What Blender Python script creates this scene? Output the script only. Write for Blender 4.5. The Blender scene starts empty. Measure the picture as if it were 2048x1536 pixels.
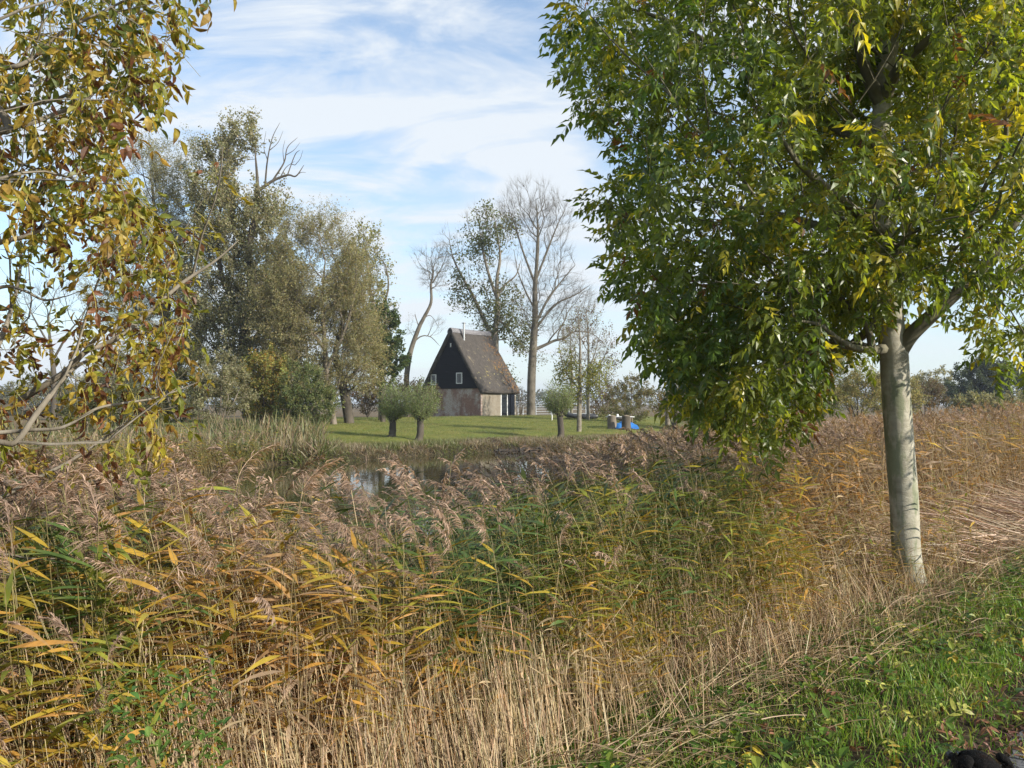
import bpy, math, random
import numpy as np
from mathutils import Vector, Matrix
rng = np.random.default_rng(7)
random.seed(7)
C = bpy.context.scene.collection
rad = math.radians
# ------------------------------------------------------------------ camera, world, sun, exposure
F = 1774.0            # focal length in photo pixels (photo is 2048 wide)
EYE = 1.7; HOR = 807.0
cam_d = bpy.data.cameras.new('camera'); cam = bpy.data.objects.new('camera', cam_d); C.objects.link(cam)
cam_d.sensor_width = 36.0; cam_d.lens = 36.0 * F / 2048.0
cam_d.clip_start = 0.05; cam_d.clip_end = 8000
PITCH = math.atan((HOR - 768) / F)
cam.location = (0, 0, EYE); cam.rotation_euler = (math.pi / 2 + PITCH, 0, 0)
bpy.context.scene.camera = cam

SUN_DIR = Vector((0.82, -0.50, 0.46)).normalized()      # towards the sun: low, from the right, a little behind
sun_el = math.asin(SUN_DIR.z); sun_az = math.atan2(SUN_DIR.x, SUN_DIR.y)
sd = bpy.data.lights.new('sun', 'SUN'); sd.energy = 5.0; sd.angle = rad(0.6); sd.color = (1.0, 0.93, 0.82)
so = bpy.data.objects.new('sun', sd); C.objects.link(so)
so.rotation_euler = SUN_DIR.to_track_quat('Z', 'Y').to_euler()

w = bpy.data.worlds.new('World'); bpy.context.scene.world = w; w.use_nodes = True
nt = w.node_tree; nt.nodes.clear()
def nd(nt, t, **k):
    n = nt.nodes.new(t)
    for a, b in k.items():
        if a.startswith('_'): n.inputs[a[1:].replace('_', ' ')].default_value = b
        else: setattr(n, a, b)
    return n
sky = nd(nt, 'ShaderNodeTexSky', sky_type='NISHITA', sun_disc=False, sun_elevation=sun_el, sun_rotation=sun_az,
         air_density=1.0, dust_density=0.6, ozone_density=1.6, altitude=0)
bg = nd(nt, 'ShaderNodeBackground'); bg.inputs['Strength'].default_value = 0.125
out = nd(nt, 'ShaderNodeOutputWorld')
geo = nd(nt, 'ShaderNodeTexCoord')
sep = nd(nt, 'ShaderNodeSeparateXYZ'); nt.links.new(geo.outputs['Generated'], sep.inputs[0])
def M(nt, op, a, b=None, c=None, clamp=False):
    n = nt.nodes.new('ShaderNodeMath'); n.operation = op; n.use_clamp = clamp
    for i, v in enumerate((a, b, c)):
        if v is None: continue
        if isinstance(v, (int, float)): n.inputs[i].default_value = v
        else: nt.links.new(v, n.inputs[i])
    return n.outputs[0]
zz = M(nt, 'MAXIMUM', sep.outputs['Z'], 0.0)
den = M(nt, 'ADD', zz, 0.42)
cx = M(nt, 'DIVIDE', sep.outputs['X'], den); cy = M(nt, 'DIVIDE', sep.outputs['Y'], den)
comb = nd(nt, 'ShaderNodeCombineXYZ'); nt.links.new(cx, comb.inputs[0]); nt.links.new(cy, comb.inputs[1])
mp = nd(nt, 'ShaderNodeMapping'); nt.links.new(comb.outputs[0], mp.inputs['Vector'])
mp.inputs['Rotation'].default_value = (0, 0, rad(50)); mp.inputs['Scale'].default_value = (1.2, 2.6, 1); mp.inputs['Location'].default_value = (5.2, 6.6, 0)
n1 = nd(nt, 'ShaderNodeTexNoise'); n1.inputs['Scale'].default_value = 0.9; n1.inputs['Detail'].default_value = 9; n1.inputs['Roughness'].default_value = 0.52; n1.inputs['Distortion'].default_value = 0.5
nt.links.new(mp.outputs[0], n1.inputs['Vector'])
cr = nd(nt, 'ShaderNodeValToRGB'); cr.color_ramp.elements[0].position = 0.43; cr.color_ramp.elements[1].position = 0.66
cr.color_ramp.interpolation = 'EASE'
nt.links.new(n1.outputs[0], cr.inputs[0])
# thin veil thickening toward the horizon
veil = M(nt, 'SUBTRACT', 1.0, M(nt, 'MULTIPLY', zz, 2.3, clamp=True))
veil = M(nt, 'ADD', M(nt, 'MULTIPLY', M(nt, 'POWER', veil, 2.2), 0.60), 0.10)
# a broad bright bank of thin cloud low in the left part of the view
dp = nd(nt, 'ShaderNodeVectorMath', operation='DOT_PRODUCT'); dp.inputs[1].default_value = Vector((-0.20, 0.95, 0.24)).normalized(); nt.links.new(geo.outputs['Generated'], dp.inputs[0])
n2 = nd(nt, 'ShaderNodeTexNoise'); n2.inputs['Scale'].default_value = 2.6; n2.inputs['Detail'].default_value = 10; n2.inputs['Roughness'].default_value = 0.6; n2.inputs['Distortion'].default_value = 1.2
mp2 = nd(nt, 'ShaderNodeMapping'); nt.links.new(comb.outputs[0], mp2.inputs['Vector']); mp2.inputs['Rotation'].default_value = (0, 0, rad(28)); mp2.inputs['Location'].default_value = (4, 3, 0); mp2.inputs['Scale'].default_value = (1.0, 2.6, 1); nt.links.new(mp2.outputs[0], n2.inputs['Vector'])
wisp = M(nt, 'MULTIPLY', M(nt, 'MULTIPLY_ADD', n2.outputs[0], 3.4, -1.5, clamp=True), 0.6)
bank = M(nt, 'ADD', wisp, M(nt, 'MULTIPLY', M(nt, 'MULTIPLY', M(nt, 'MULTIPLY_ADD', dp.outputs['Value'], 22.0, -21.0, clamp=True), 0.95), M(nt, 'MULTIPLY_ADD', n2.outputs[0], 3.0, -1.0, clamp=True)))
m1 = M(nt, 'MULTIPLY', M(nt, 'ADD', cr.outputs[0], bank, clamp=True), 0.93)
inv = M(nt, 'MULTIPLY', M(nt, 'SUBTRACT', 1.0, m1), M(nt, 'SUBTRACT', 1.0, veil))
mask = M(nt, 'SUBTRACT', 1.0, inv)
tint = nd(nt, 'ShaderNodeMixRGB', blend_type='MULTIPLY'); tint.inputs[0].default_value = 1; nt.links.new(sky.outputs[0], tint.inputs[1]); tint.inputs[2].default_value = (.92, 1.08, 1.17, 1)
mix = nd(nt, 'ShaderNodeMixRGB'); nt.links.new(mask, mix.inputs[0]); nt.links.new(tint.outputs[0], mix.inputs[1])
mix.inputs[2].default_value = (4.6, 4.9, 5.2, 1)
nt.links.new(mix.outputs[0], bg.inputs[0]); nt.links.new(bg.outputs[0], out.inputs[0])

sc = bpy.context.scene
sc.view_settings.view_transform = 'Standard'; sc.view_settings.look = 'None'; sc.view_settings.gamma = 1
sc.view_settings.exposure = 0.62
sc.render.engine = 'CYCLES'
sc.cycles.max_bounces = 6; sc.cycles.diffuse_bounces = 3; sc.cycles.transmission_bounces = 4; sc.cycles.volume_bounces = 0

# ------------------------------------------------------------------ helpers
def P(px, py, d):
    """world point that stands at distance d (along +y) on the sight line of a photo pixel (survey helper)"""
    a = (px - 1024) / F; b = (768 - py) / F
    cp, sp = math.cos(PITCH), math.sin(PITCH)
    v = np.array([a, cp - b * sp, sp + b * cp]); v = v / v[1] * d
    return np.array([v[0], d, EYE + v[2]])
def proj(p):
    p = np.asarray(p, float); x, y, z = p[..., 0], p[..., 1], p[..., 2] - EYE
    cp, sp = math.cos(PITCH), math.sin(PITCH)
    f = y * cp + z * sp; u = z * cp - y * sp
    f = np.where(np.abs(f) < 1e-6, 1e-6, f)
    return 1024 + F * x / f, 768 - F * u / f, f
def inpoly(x, y, poly):
    poly = np.array(poly, float); ins = np.zeros(x.shape, bool); j = len(poly) - 1
    for i in range(len(poly)):
        xi, yi = poly[i]; xj, yj = poly[j]
        c = ((yi > y) != (yj > y)) & (x < (xj - xi) * (y - yi) / (yj - yi + 1e-12) + xi)
        ins ^= c; j = i
    return ins
def sstep(a, b, x):
    t = np.clip((x - a) / (b - a), 0, 1); return t * t * (3 - 2 * t)
def vnoise(x, y, seed=0):
    """cheap smooth value noise, numpy"""
    xi = np.floor(x).astype(np.int64); yi = np.floor(y).astype(np.int64); fx = x - xi; fy = y - yi
    def h(a, b):
        n = (a * 374761393 + b * 668265263 + seed * 982451653) & 0x7fffffff
        n = ((n ^ (n >> 13)) * 1274126177) & 0x7fffffff
        return ((n ^ (n >> 16)) & 0xffff) / 65535.0
    fx = fx * fx * (3 - 2 * fx); fy = fy * fy * (3 - 2 * fy)
    return (h(xi, yi) * (1 - fx) + h(xi + 1, yi) * fx) * (1 - fy) + (h(xi, yi + 1) * (1 - fx) + h(xi + 1, yi + 1) * fx) * fy
def fbm(x, y, seed=0, o=3):
    s = 0; a = .5
    for k in range(o): s = s + a * vnoise(x * 2 ** k, y * 2 ** k, seed + k); a *= .5
    return s / (1 - .5 ** o)
# terrain ---------------------------------------------------------
EN = np.array([-.74, .673]); EU = np.array([.673, .74]); E0 = np.array([.3, 4.14])
def S(x, y): return (x - E0[0]) * EN[0] + (y - E0[1]) * EN[1]
def U(x, y): return (x - E0[0]) * EU[0] + (y - E0[1]) * EU[1]
YSX = [-200, -60, -30, -16, -11.5, -9.4, -6, -4, -.6, 1.7, 8, 14, 30, 60, 200]
YSY = [30, 24, 22, 27, 32, 36, 39, 42, 45, 46, 50, 64, 90, 110, 200]
def H(x, y):
    x = np.asarray(x, float); y = np.asarray(y, float)
    s = S(x, y)
    near = np.interp(s, [-30, -8, -5, 0, .8, 2.4, 4], [-1, -.4, .0, 0, -.22, -.7, -1.15])
    wob = (fbm(x * .5, y * .5, 5) - .5) * 1.2
    t = y - np.interp(x, YSX, YSY) + wob
    lf = 1 - .75 * sstep(9, 22, x)
    land = np.interp(t, [0, .7, 1.6, 8, 35, 60, 110], [-1.15, -.82, -.5, -.1, .58, .25, 0.0])
    land = np.where(t > 8, -.1 + (land + .1) * lf, land)
    b = (fbm(x * 1.3, y * 1.3, 11) - .5) * .10 * ((s > -1.3) | (s < -5)) 
    b = b * np.where(t > 1.5, 1.2, 1)
    return np.maximum(near, land) + b
# mesh buffer ------------------------------------------------------
class MB:
    def __init__(s): s.V = []; s.T = []; s.Q = []; s.C = []; s.n = 0
    def add(s, V, T=None, Q=None, col=None):
        V = np.asarray(V, np.float32).reshape(-1, 3)
        if T is not None and len(T): s.T.append(np.asarray(T, np.int64).reshape(-1, 3) + s.n)
        if Q is not None and len(Q): s.Q.append(np.asarray(Q, np.int64).reshape(-1, 4) + s.n)
        c = np.empty((len(V), 4), np.float32); c[:, 3] = 1
        c[:, :3] = np.asarray(col if col is not None else (.5, .5, .5), np.float32).reshape(-1, 3)
        s.V.append(V); s.C.append(c); s.n += len(V)
    def build(s, name, mat, parent=None, smooth=False):
        me = bpy.data.meshes.new(name)
        V = np.concatenate(s.V); 
        T = np.concatenate(s.T) if s.T else np.zeros((0, 3), np.int64)
        Q = np.concatenate(s.Q) if s.Q else np.zeros((0, 4), np.int64)
        me.vertices.add(len(V))
        if parent is not None: 
            V = V - np.array(parent.location, np.float32)
        me.vertices.foreach_set('co', V.astype(np.float32).ravel())
        L = np.concatenate([T.ravel(), Q.ravel()]); me.loops.add(len(L)); me.loops.foreach_set('vertex_index', L.astype(np.int32))
        ls = np.concatenate([np.arange(len(T)) * 3, len(T) * 3 + np.arange(len(Q)) * 4])
        me.polygons.add(len(ls)); me.polygons.foreach_set('loop_start', ls.astype(np.int32))
        at = me.color_attributes.new('col', 'FLOAT_COLOR', 'POINT')
        at.data.foreach_set('color', np.concatenate(s.C).ravel())
        me.update(calc_edges=True)
        me.polygons.foreach_set('use_smooth', np.full(len(ls), smooth, bool))
        me.materials.append(mat)
        o = bpy.data.objects.new(name, me); C.objects.link(o)
        if parent is not None: o.parent = parent
        return o
def thing(name, loc, label, cat, group=None, kind=None, rz=0):
    o = bpy.data.objects.new(name, None); o.empty_display_size = .3; C.objects.link(o)
    o.location = [float(v) for v in loc]; o.rotation_euler = (0, 0, rz)
    tag(o, label, cat, group, kind); return o
def tag(o, label=None, cat=None, group=None, kind=None):
    if label: o['label'] = label
    if cat: o['category'] = cat
    if group: o['group'] = group
    if kind: o['kind'] = kind
    return o
def nrm(v): return v / (np.linalg.norm(v, axis=-1, keepdims=True) + 1e-9)
def frames(d, up=None, roll=None):
    """rotation matrices whose x axis is d, z near up"""
    d = nrm(d); n = len(d)
    if up is None: up = np.tile([0, 0, 1.], (n, 1))
    y = np.cross(up, d); bad = np.linalg.norm(y, axis=1) < 1e-3; y[bad] = [0, 1, 0]; y = nrm(y); z = np.cross(d, y)
    if roll is not None:
        c, s_ = np.cos(roll)[:, None], np.sin(roll)[:, None]; y, z = y * c + z * s_, z * c - y * s_
    return np.stack([d, y, z], axis=2)
def scatter(mb, tp, pos, R, scale, col):
    """tp=(V,T,..); col (N,M,3) or (N,3)"""
    V, T = tp['V'], tp['T']; n, m = len(pos), len(V)
    if n == 0: return
    W = np.einsum('nij,mj->nmi', R, V) * np.asarray(scale).reshape(-1, 1, 1) + pos[:, None, :]
    TT = (T[None] + (np.arange(n) * m)[:, None, None]).reshape(-1, 3)
    if col.ndim == 2: col = np.repeat(col[:, None, :], m, axis=1)
    mb.add(W.reshape(-1, 3), T=TT, col=col.reshape(-1, 3))
def tube(mb, pts, r, k=6, col=(.2, .17, .14), cap=True):
    pts = np.asarray(pts, float); n = len(pts); r = np.broadcast_to(np.asarray(r, float), (n,))
    t = np.gradient(pts, axis=0); t = nrm(t)
    a = np.array([1, 0, 0.]) if abs(t[0][0]) < .8 else np.array([0, 1, 0.])
    rings = []
    x = nrm(np.cross(t[0], a))
    ang = np.arange(k) * 2 * math.pi / k; ca, sa = np.cos(ang)[:, None], np.sin(ang)[:, None]
    for i in range(n):
        x = x - t[i] * np.dot(x, t[i]); x = x / (np.linalg.norm(x) + 1e-9); y = np.cross(t[i], x)
        rings.append(pts[i] + r[i] * (ca * x + sa * y))
    V = np.concatenate(rings); i = np.arange(n - 1)[:, None] * k; j = np.arange(k)[None, :]; j2 = (j + 1) % k
    Q = np.stack([i + j, i + j2, i + k + j2, i + k + j], -1).reshape(-1, 4)
    T = None
    if cap:
        V = np.concatenate([V, pts[-1:] + t[-1] * r[-1] * .3]); e = (n - 1) * k
        T = np.stack([e + np.arange(k), e + (np.arange(k) + 1) % k, np.full(k, len(V) - 1)], -1)
    mb.add(V, T=T, Q=Q, col=col)
def smoothpath(pts, n=12, jit=0, seed=0):
    pts = np.asarray(pts, float); m = len(pts)
    q = np.concatenate([[2 * pts[0] - pts[1]], pts, [2 * pts[-1] - pts[-2]]]); o = []
    for i in range(m - 1):
        p0, p1, p2, p3 = q[i], q[i + 1], q[i + 2], q[i + 3]
        for t in np.linspace(0, 1, n, endpoint=False):
            o.append(.5 * ((2 * p1) + (-p0 + p2) * t + (2 * p0 - 5 * p1 + 4 * p2 - p3) * t * t + (-p0 + 3 * p1 - 3 * p2 + p3) * t ** 3))
    o.append(pts[-1]); o = np.array(o)
    if jit:
        g = np.random.default_rng(seed); o[1:-1] += g.normal(0, jit, (len(o) - 2, 3))
    return o
def box(mb, x0, x1, y0, y1, z0, z1, col=(.5, .5, .5), M4=None):
    V = np.array([(x, y, z) for x in (x0, x1) for y in (y0, y1) for z in (z0, z1)], float)
    if M4 is not None: V = V @ M4[:3, :3].T + M4[:3, 3]
    mb.add(V, Q=[(0, 1, 3, 2), (4, 6, 7, 5), (0, 4, 5, 1), (2, 3, 7, 6), (0, 2, 6, 4), (1, 5, 7, 3)], col=col)
# ------------------------------------------------------------------ materials
def newmat(name):
    m = bpy.data.materials.new(name); m.use_nodes = True; m.node_tree.nodes.clear(); return m
def leafmat(name, trans=.35, rough=.5, spec=.35, tcol=(1.25, 1.3, .55), nscale=25, namt=.35, bump=0):
    m = newmat(name); t = m.node_tree
    a = nd(t, 'ShaderNodeAttribute', attribute_name='col')
    tc = nd(t, 'ShaderNodeTexCoord'); n = nd(t, 'ShaderNodeTexNoise'); n.inputs['Scale'].default_value = nscale; n.inputs['Detail'].default_value = 3
    t.links.new(tc.outputs['Object'], n.inputs['Vector'])
    mr = nd(t, 'ShaderNodeMapRange'); mr.inputs[1].default_value = .3; mr.inputs[2].default_value = .7; mr.inputs[3].default_value = 1 - namt; mr.inputs[4].default_value = 1 + namt
    t.links.new(n.outputs[0], mr.inputs[0])
    mu = nd(t, 'ShaderNodeVectorMath', operation='SCALE'); t.links.new(a.outputs['Color'], mu.inputs[0]); t.links.new(mr.outputs[0], mu.inputs['Scale'])
    b = nd(t, 'ShaderNodeBsdfPrincipled'); b.inputs['Roughness'].default_value = rough; b.inputs['Specular IOR Level'].default_value = spec
    t.links.new(mu.outputs[0], b.inputs['Base Color'])
    o = nd(t, 'ShaderNodeOutputMaterial')
    if trans > 0:
        tr = nd(t, 'ShaderNodeBsdfTranslucent'); m2 = nd(t, 'ShaderNodeVectorMath', operation='MULTIPLY'); m2.inputs[1].default_value = tcol
        t.links.new(mu.outputs[0], m2.inputs[0]); t.links.new(m2.outputs[0], tr.inputs[0])
        mx = nd(t, 'ShaderNodeMixShader'); mx.inputs[0].default_value = trans
        t.links.new(b.outputs[0], mx.inputs[1]); t.links.new(tr.outputs[0], mx.inputs[2]); t.links.new(mx.outputs[0], o.inputs[0])
    else: t.links.new(b.outputs[0], o.inputs[0])
    return m
def ramp(t, src, stops):
    r = nd(t, 'ShaderNodeValToRGB'); e = r.color_ramp.elements
    while len(e) < len(stops): e.new(.5)
    for i, (p, c) in enumerate(stops): e[i].position = p; e[i].color = (*c, 1)
    t.links.new(src, r.inputs[0]); return r.outputs[0]
def noise(t, vec, scale, detail=4, rough=.5, dist=0):
    n = nd(t, 'ShaderNodeTexNoise'); n.inputs['Scale'].default_value = scale; n.inputs['Detail'].default_value = detail; n.inputs['Roughness'].default_value = rough; n.inputs['Distortion'].default_value = dist
    t.links.new(vec, n.inputs['Vector']); return n.outputs[0]
def mixc(t, f, a, b, blend='MIX'):
    m = nd(t, 'ShaderNodeMixRGB', blend_type=blend)
    for i, v in ((0, f), (1, a), (2, b)):
        if isinstance(v, (int, float)): m.inputs[i].default_value = v
        elif isinstance(v, tuple): m.inputs[i].default_value = (*v, 1)
        else: t.links.new(v, m.inputs[i])
    return m.outputs[0]
def solid(name, colfn, rough=.8, spec=.3, bump=None, bstr=.3, bdist=.02, metal=0):
    m = newmat(name); t = m.node_tree; tc = nd(t, 'ShaderNodeTexCoord').outputs['Object']
    b = nd(t, 'ShaderNodeBsdfPrincipled'); b.inputs['Roughness'].default_value = rough; b.inputs['Specular IOR Level'].default_value = spec; b.inputs['Metallic'].default_value = metal
    c = colfn(t, tc) if callable(colfn) else colfn
    if isinstance(c, tuple): b.inputs['Base Color'].default_value = (*c, 1)
    else: t.links.new(c, b.inputs['Base Color'])
    if bump:
        bn = nd(t, 'ShaderNodeBump'); bn.inputs['Strength'].default_value = bstr; bn.inputs['Distance'].default_value = bdist
        t.links.new(bump(t, tc), bn.inputs['Height']); t.links.new(bn.outputs[0], b.inputs['Normal'])
    o = nd(t, 'ShaderNodeOutputMaterial'); t.links.new(b.outputs[0], o.inputs[0]); return m
def smap(t, v, s):
    mp = nd(t, 'ShaderNodeMapping'); t.links.new(v, mp.inputs['Vector']); mp.inputs['Scale'].default_value = s; return mp.outputs[0]

m_ash = leafmat('ash_leaf', .52, .36, .55, (1.9, 1.8, .5), 30, .25)
m_yleaf = leafmat('autumn_leaf', .45, .45, .4, (1.5, 1.3, .5), 60, .35)
m_bgleaf = leafmat('background_leaf', .42, .6, .25, (1.9, 1.75, .95), 2.5, .25)
m_reed = leafmat('reed', .3, .5, .35, (1.4, 1.25, .6), 14, .25)
m_grass = leafmat('grass_blade', .35, .45, .3, (1.3, 1.4, .5), 9, .3)
m_litter = leafmat('fallen_leaf', .2, .5, .3, (1.3, 1.2, .5), 70, .3)
def barkmat(name, cols, sc=14, zs=.35, bs=.4):
    return solid(name, lambda t, v: mixc(t, .55, ramp(t, noise(t, smap(t, v, (1, 1, zs)), sc, 8, .62), [(.3, cols[0]), (.5, cols[1]), (.68, cols[2])]),
                                      ramp(t, noise(t, v, sc * .22, 3), [(.35, cols[0]), (.6, cols[2])])), .85, .2,
                 lambda t, v: noise(t, smap(t, v, (1, 1, zs)), sc * 2.5, 6, .65), bs, .015)
m_bark_ash = solid('smooth_ash_bark', lambda t, v: mixc(t, ramp(t, noise(t, smap(t, v, (3, 3, 1)), 2.2, 6, .65), [(.50, (0, 0, 0)), (.58, (.8, .8, .8))]),
        mixc(t, ramp(t, noise(t, smap(t, v, (1, 1, 3)), 7, 6, .7), [(.46, (0, 0, 0)), (.80, (.7, .7, .7))]),
             ramp(t, noise(t, v, 5, 5, .6), [(.3, (.24, .22, .165)), (.5, (.36, .335, .26)), (.7, (.46, .43, .35))]), (.18, .16, .115)),
        (.17, .19, .11)), .8, .25, lambda t, v: noise(t, smap(t, v, (1, 1, 2.2)), 20, 7, .75), .55, .014)
m_bark_twig = barkmat('grey_brown_bark', [(.10, .085, .06), (.17, .145, .11), (.27, .24, .19)], 20)
m_bark_limb = barkmat('olive_limb_bark', [(.07, .065, .04), (.12, .11, .075), (.19, .175, .12)], 16)
m_bark_bare = barkmat('bare_tree_bark', [(.06, .05, .038), (.115, .10, .075), (.18, .16, .125)], 6)
m_bark_dark = barkmat('dark_bark', [(.035, .03, .024), (.07, .06, .045), (.12, .10, .075)], 3)
m_bark_grey = barkmat('weathered_bark', [(.08, .07, .05), (.15, .125, .095), (.24, .2, .16)], 3)

# ------------------------------------------------------------------ setting: ground, water, path
def ground_col(t, v):
    a = nd(t, 'ShaderNodeAttribute', attribute_name='col').outputs['Color']
    sx = nd(t, 'ShaderNodeSeparateColor'); t.links.new(a, sx.inputs[0])
    lawn = mixc(t, ramp(t, noise(t, v, .35, 5, .6), [(.35, (0, 0, 0)), (.65, (1, 1, 1))]), (.095, .125, .026), (.17, .17, .042))
    lawn = mixc(t, ramp(t, noise(t, v, 9, 4, .7), [(.56, (0, 0, 0)), (.66, (.75, .75, .75))]), lawn, (.32, .27, .08))
    lawn = mixc(t, ramp(t, noise(t, v, 4, 4, .7), [(.3, (.6, .6, .6)), (.5, (0, 0, 0))]), lawn, (.035, .06, .012))
    lawn = mixc(t, ramp(t, noise(t, smap(t, v, (1, .35, 1)), 1.3, 4, .7), [(.52, (0, 0, 0)), (.68, (.65, .65, .65))]), lawn, (.17, .15, .05))
    soil = ramp(t, noise(t, v, 14, 6, .65), [(.3, (.02, .015, .009)), (.5, (.04, .032, .018)), (.7, (.085, .065, .038))])
    marsh = ramp(t, noise(t, v, .5, 6, .65), [(.3, (.07, .06, .03)), (.6, (.17, .12, .07)), (.75, (.11, .12, .05))])
    c = mixc(t, sx.outputs[0], soil, lawn); return mixc(t, sx.outputs[1], c, marsh)
m_ground = solid('ground', ground_col, .95, .1, lambda t, v: noise(t, v, 8, 6, .7), .5, .05)
ax = np.sinh(np.linspace(-7.3, 7.3, 420)) * 2.2; ax = ax[np.abs(ax) < 2200]
ay = np.concatenate([np.sinh(np.linspace(-6, 0, 60, endpoint=False)) * 2.5 , np.linspace(0, 12, 90, endpoint=False), np.linspace(12, 100, 240, endpoint=False), 100 * np.exp(np.linspace(0, 3.1, 60))])
X, Y = np.meshgrid(ax, ay); Z = H(X, Y)
# far land is flat polder
far = sstep(150, 260, np.hypot(X, Y)); Z = Z * (1 - far) + far * -.2
ny, nx = X.shape
i = np.arange(ny - 1)[:, None] * nx; j = np.arange(nx - 1)[None]
Q = np.stack([i + j, i + j + 1, i + nx + j + 1, i + nx + j], -1).reshape(-1, 4)
tt = Y - np.interp(X, YSX, YSY)
lawnm = sstep(4, 7, tt + (fbm(X * .7, Y * .7, 3) - .5) * 3) * (1 - sstep(10, 16, X - (Y - 60) * .12)) * sstep(-30, -22, X) * (1 - sstep(95, 105, Y))
marshm = (1 - sstep(-30, -22, X)) + sstep(12, 18, X - (Y - 60) * .12) + sstep(95, 105, Y); marshm = np.clip(marshm, 0, 1) * (S(X, Y) > 3)
mb = MB(); mb.add(np.stack([X, Y, Z], -1), Q=Q, col=np.stack([lawnm, marshm, marshm * 0], -1).reshape(-1, 3))
tag(mb.build('ground', m_ground, smooth=True), kind='structure')
# water
m_water = newmat('water'); t = m_water.node_tree
b = nd(t, 'ShaderNodeBsdfPrincipled'); b.inputs['Base Color'].default_value = (.035, .032, .014, 1); b.inputs['Roughness'].default_value = .04; b.inputs['IOR'].default_value = 1.33
tc = nd(t, 'ShaderNodeTexCoord').outputs['Object']; bn = nd(t, 'ShaderNodeBump'); bn.inputs['Strength'].default_value = .12; bn.inputs['Distance'].default_value = .02
t.links.new(noise(t, smap(t, tc, (1, .5, 1)), 3.5, 3, .5), bn.inputs['Height']); t.links.new(bn.outputs[0], b.inputs['Normal'])
o = nd(t, 'ShaderNodeOutputMaterial'); t.links.new(b.outputs[0], o.inputs[0])
mb = MB(); mb.add([(-120, -20, -.8), (120, -20, -.8), (120, 130, -.8), (-120, 130, -.8)], Q=[(0, 1, 2, 3)])
tag(mb.build('water', m_water), kind='structure')
# asphalt path
m_path = solid('asphalt', lambda t, v: mixc(t, ramp(t, noise(t, v, 240, 2, .6), [(.5, (0, 0, 0)), (.7, (1, 1, 1))]),
         ramp(t, noise(t, v, 3, 5), [(.3, (.07, .07, .075)), (.7, (.12, .12, .125))]), (.25, .25, .26)), .85, .3, lambda t, v: noise(t, v, 180, 3, .7), .6, .004)
us = np.linspace(-14, 60, 400); e1 = -1.42 + (fbm(us * 2, us * 0, 21) - .5) * .22
p1 = E0 + us[:, None] * EU + e1[:, None] * EN; p2 = E0 + us[:, None] * EU + (-4.3 + 0 * e1)[:, None] * EN
mb = MB(); n = len(us)
mb.add(np.concatenate([np.c_[p1, np.full(n, .006)], np.c_[p2, np.full(n, .006)]]), Q=[(k, k + 1, n + k + 1, n + k) for k in range(n - 1)])
tag(mb.build('path', m_path), kind='structure')

# ------------------------------------------------------------------ trees
def mst(root, rpar, pts, bf=.25, zmin=-99):
    """greedy branching: root chain nodes with parents, then each crown point joins where wire + path length is least"""
    nodes = [np.array(p, float) for p in root]; par = list(rpar); N = len(pts)
    plen = []
    for i, p in enumerate(nodes): plen.append(0 if par[i] < 0 else plen[par[i]] + np.linalg.norm(p - nodes[par[i]]))
    best = np.full(N, 1e9); bp = np.zeros(N, int); done = np.zeros(N, bool)
    for i, p in enumerate(nodes):
        if zmin == -50 and math.hypot(p[0] - 3.45, p[1] - 7.8) < .25 and p[2] < 2.75: continue
        c = np.linalg.norm(pts - p, axis=1) + bf * plen[i]; m = c < best; best[m] = c[m]; bp[m] = i
    for _ in range(N):
        k = int(np.argmin(np.where(done, 1e9, best))); done[k] = True
        q = bp[k]; nodes.append(pts[k]); par.append(q); i = len(nodes) - 1
        plen.append(plen[q] + np.linalg.norm(pts[k] - nodes[q]))
        c = np.linalg.norm(pts - pts[k], axis=1) + bf * plen[i]; m = (c < best) & ~done; best[m] = c[m]; bp[m] = i
    return np.array(nodes), np.array(par)
def grow(root, rpar, pts, R, rtip, bf=.25, smooth=2, exr=None, zmin=-99):
    nodes, par = mst(root, rpar, pts, bf, zmin); n = len(nodes); nr = len(root)
    cnt = np.zeros(n); ch = [[] for _ in range(n)]
    for i in range(n):
        if par[i] >= 0: ch[par[i]].append(i)
    tips = [i for i in range(n) if not ch[i]]
    order = list(range(n - 1, -1, -1))
    for i in order:
        if not ch[i]: cnt[i] = 1
        if par[i] >= 0: cnt[par[i]] += cnt[i]
    cnt = np.maximum(cnt, 1)
    p = math.log(max(cnt[0], 2)) / math.log(R / rtip); r = rtip * cnt ** (1 / p)
    r[:nr] = np.clip(r[:nr], exr, exr * 1.25) if exr is not None else r[:nr]
    for _ in range(smooth):
        new = nodes.copy()
        for i in range(nr, n):
            if ch[i]:
                c = max(ch[i], key=lambda k: cnt[k]); new[i] = nodes[i] * .4 + .3 * (nodes[par[i]] + nodes[c])
        nodes = new
    return nodes, par, ch, cnt, r, tips
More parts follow.
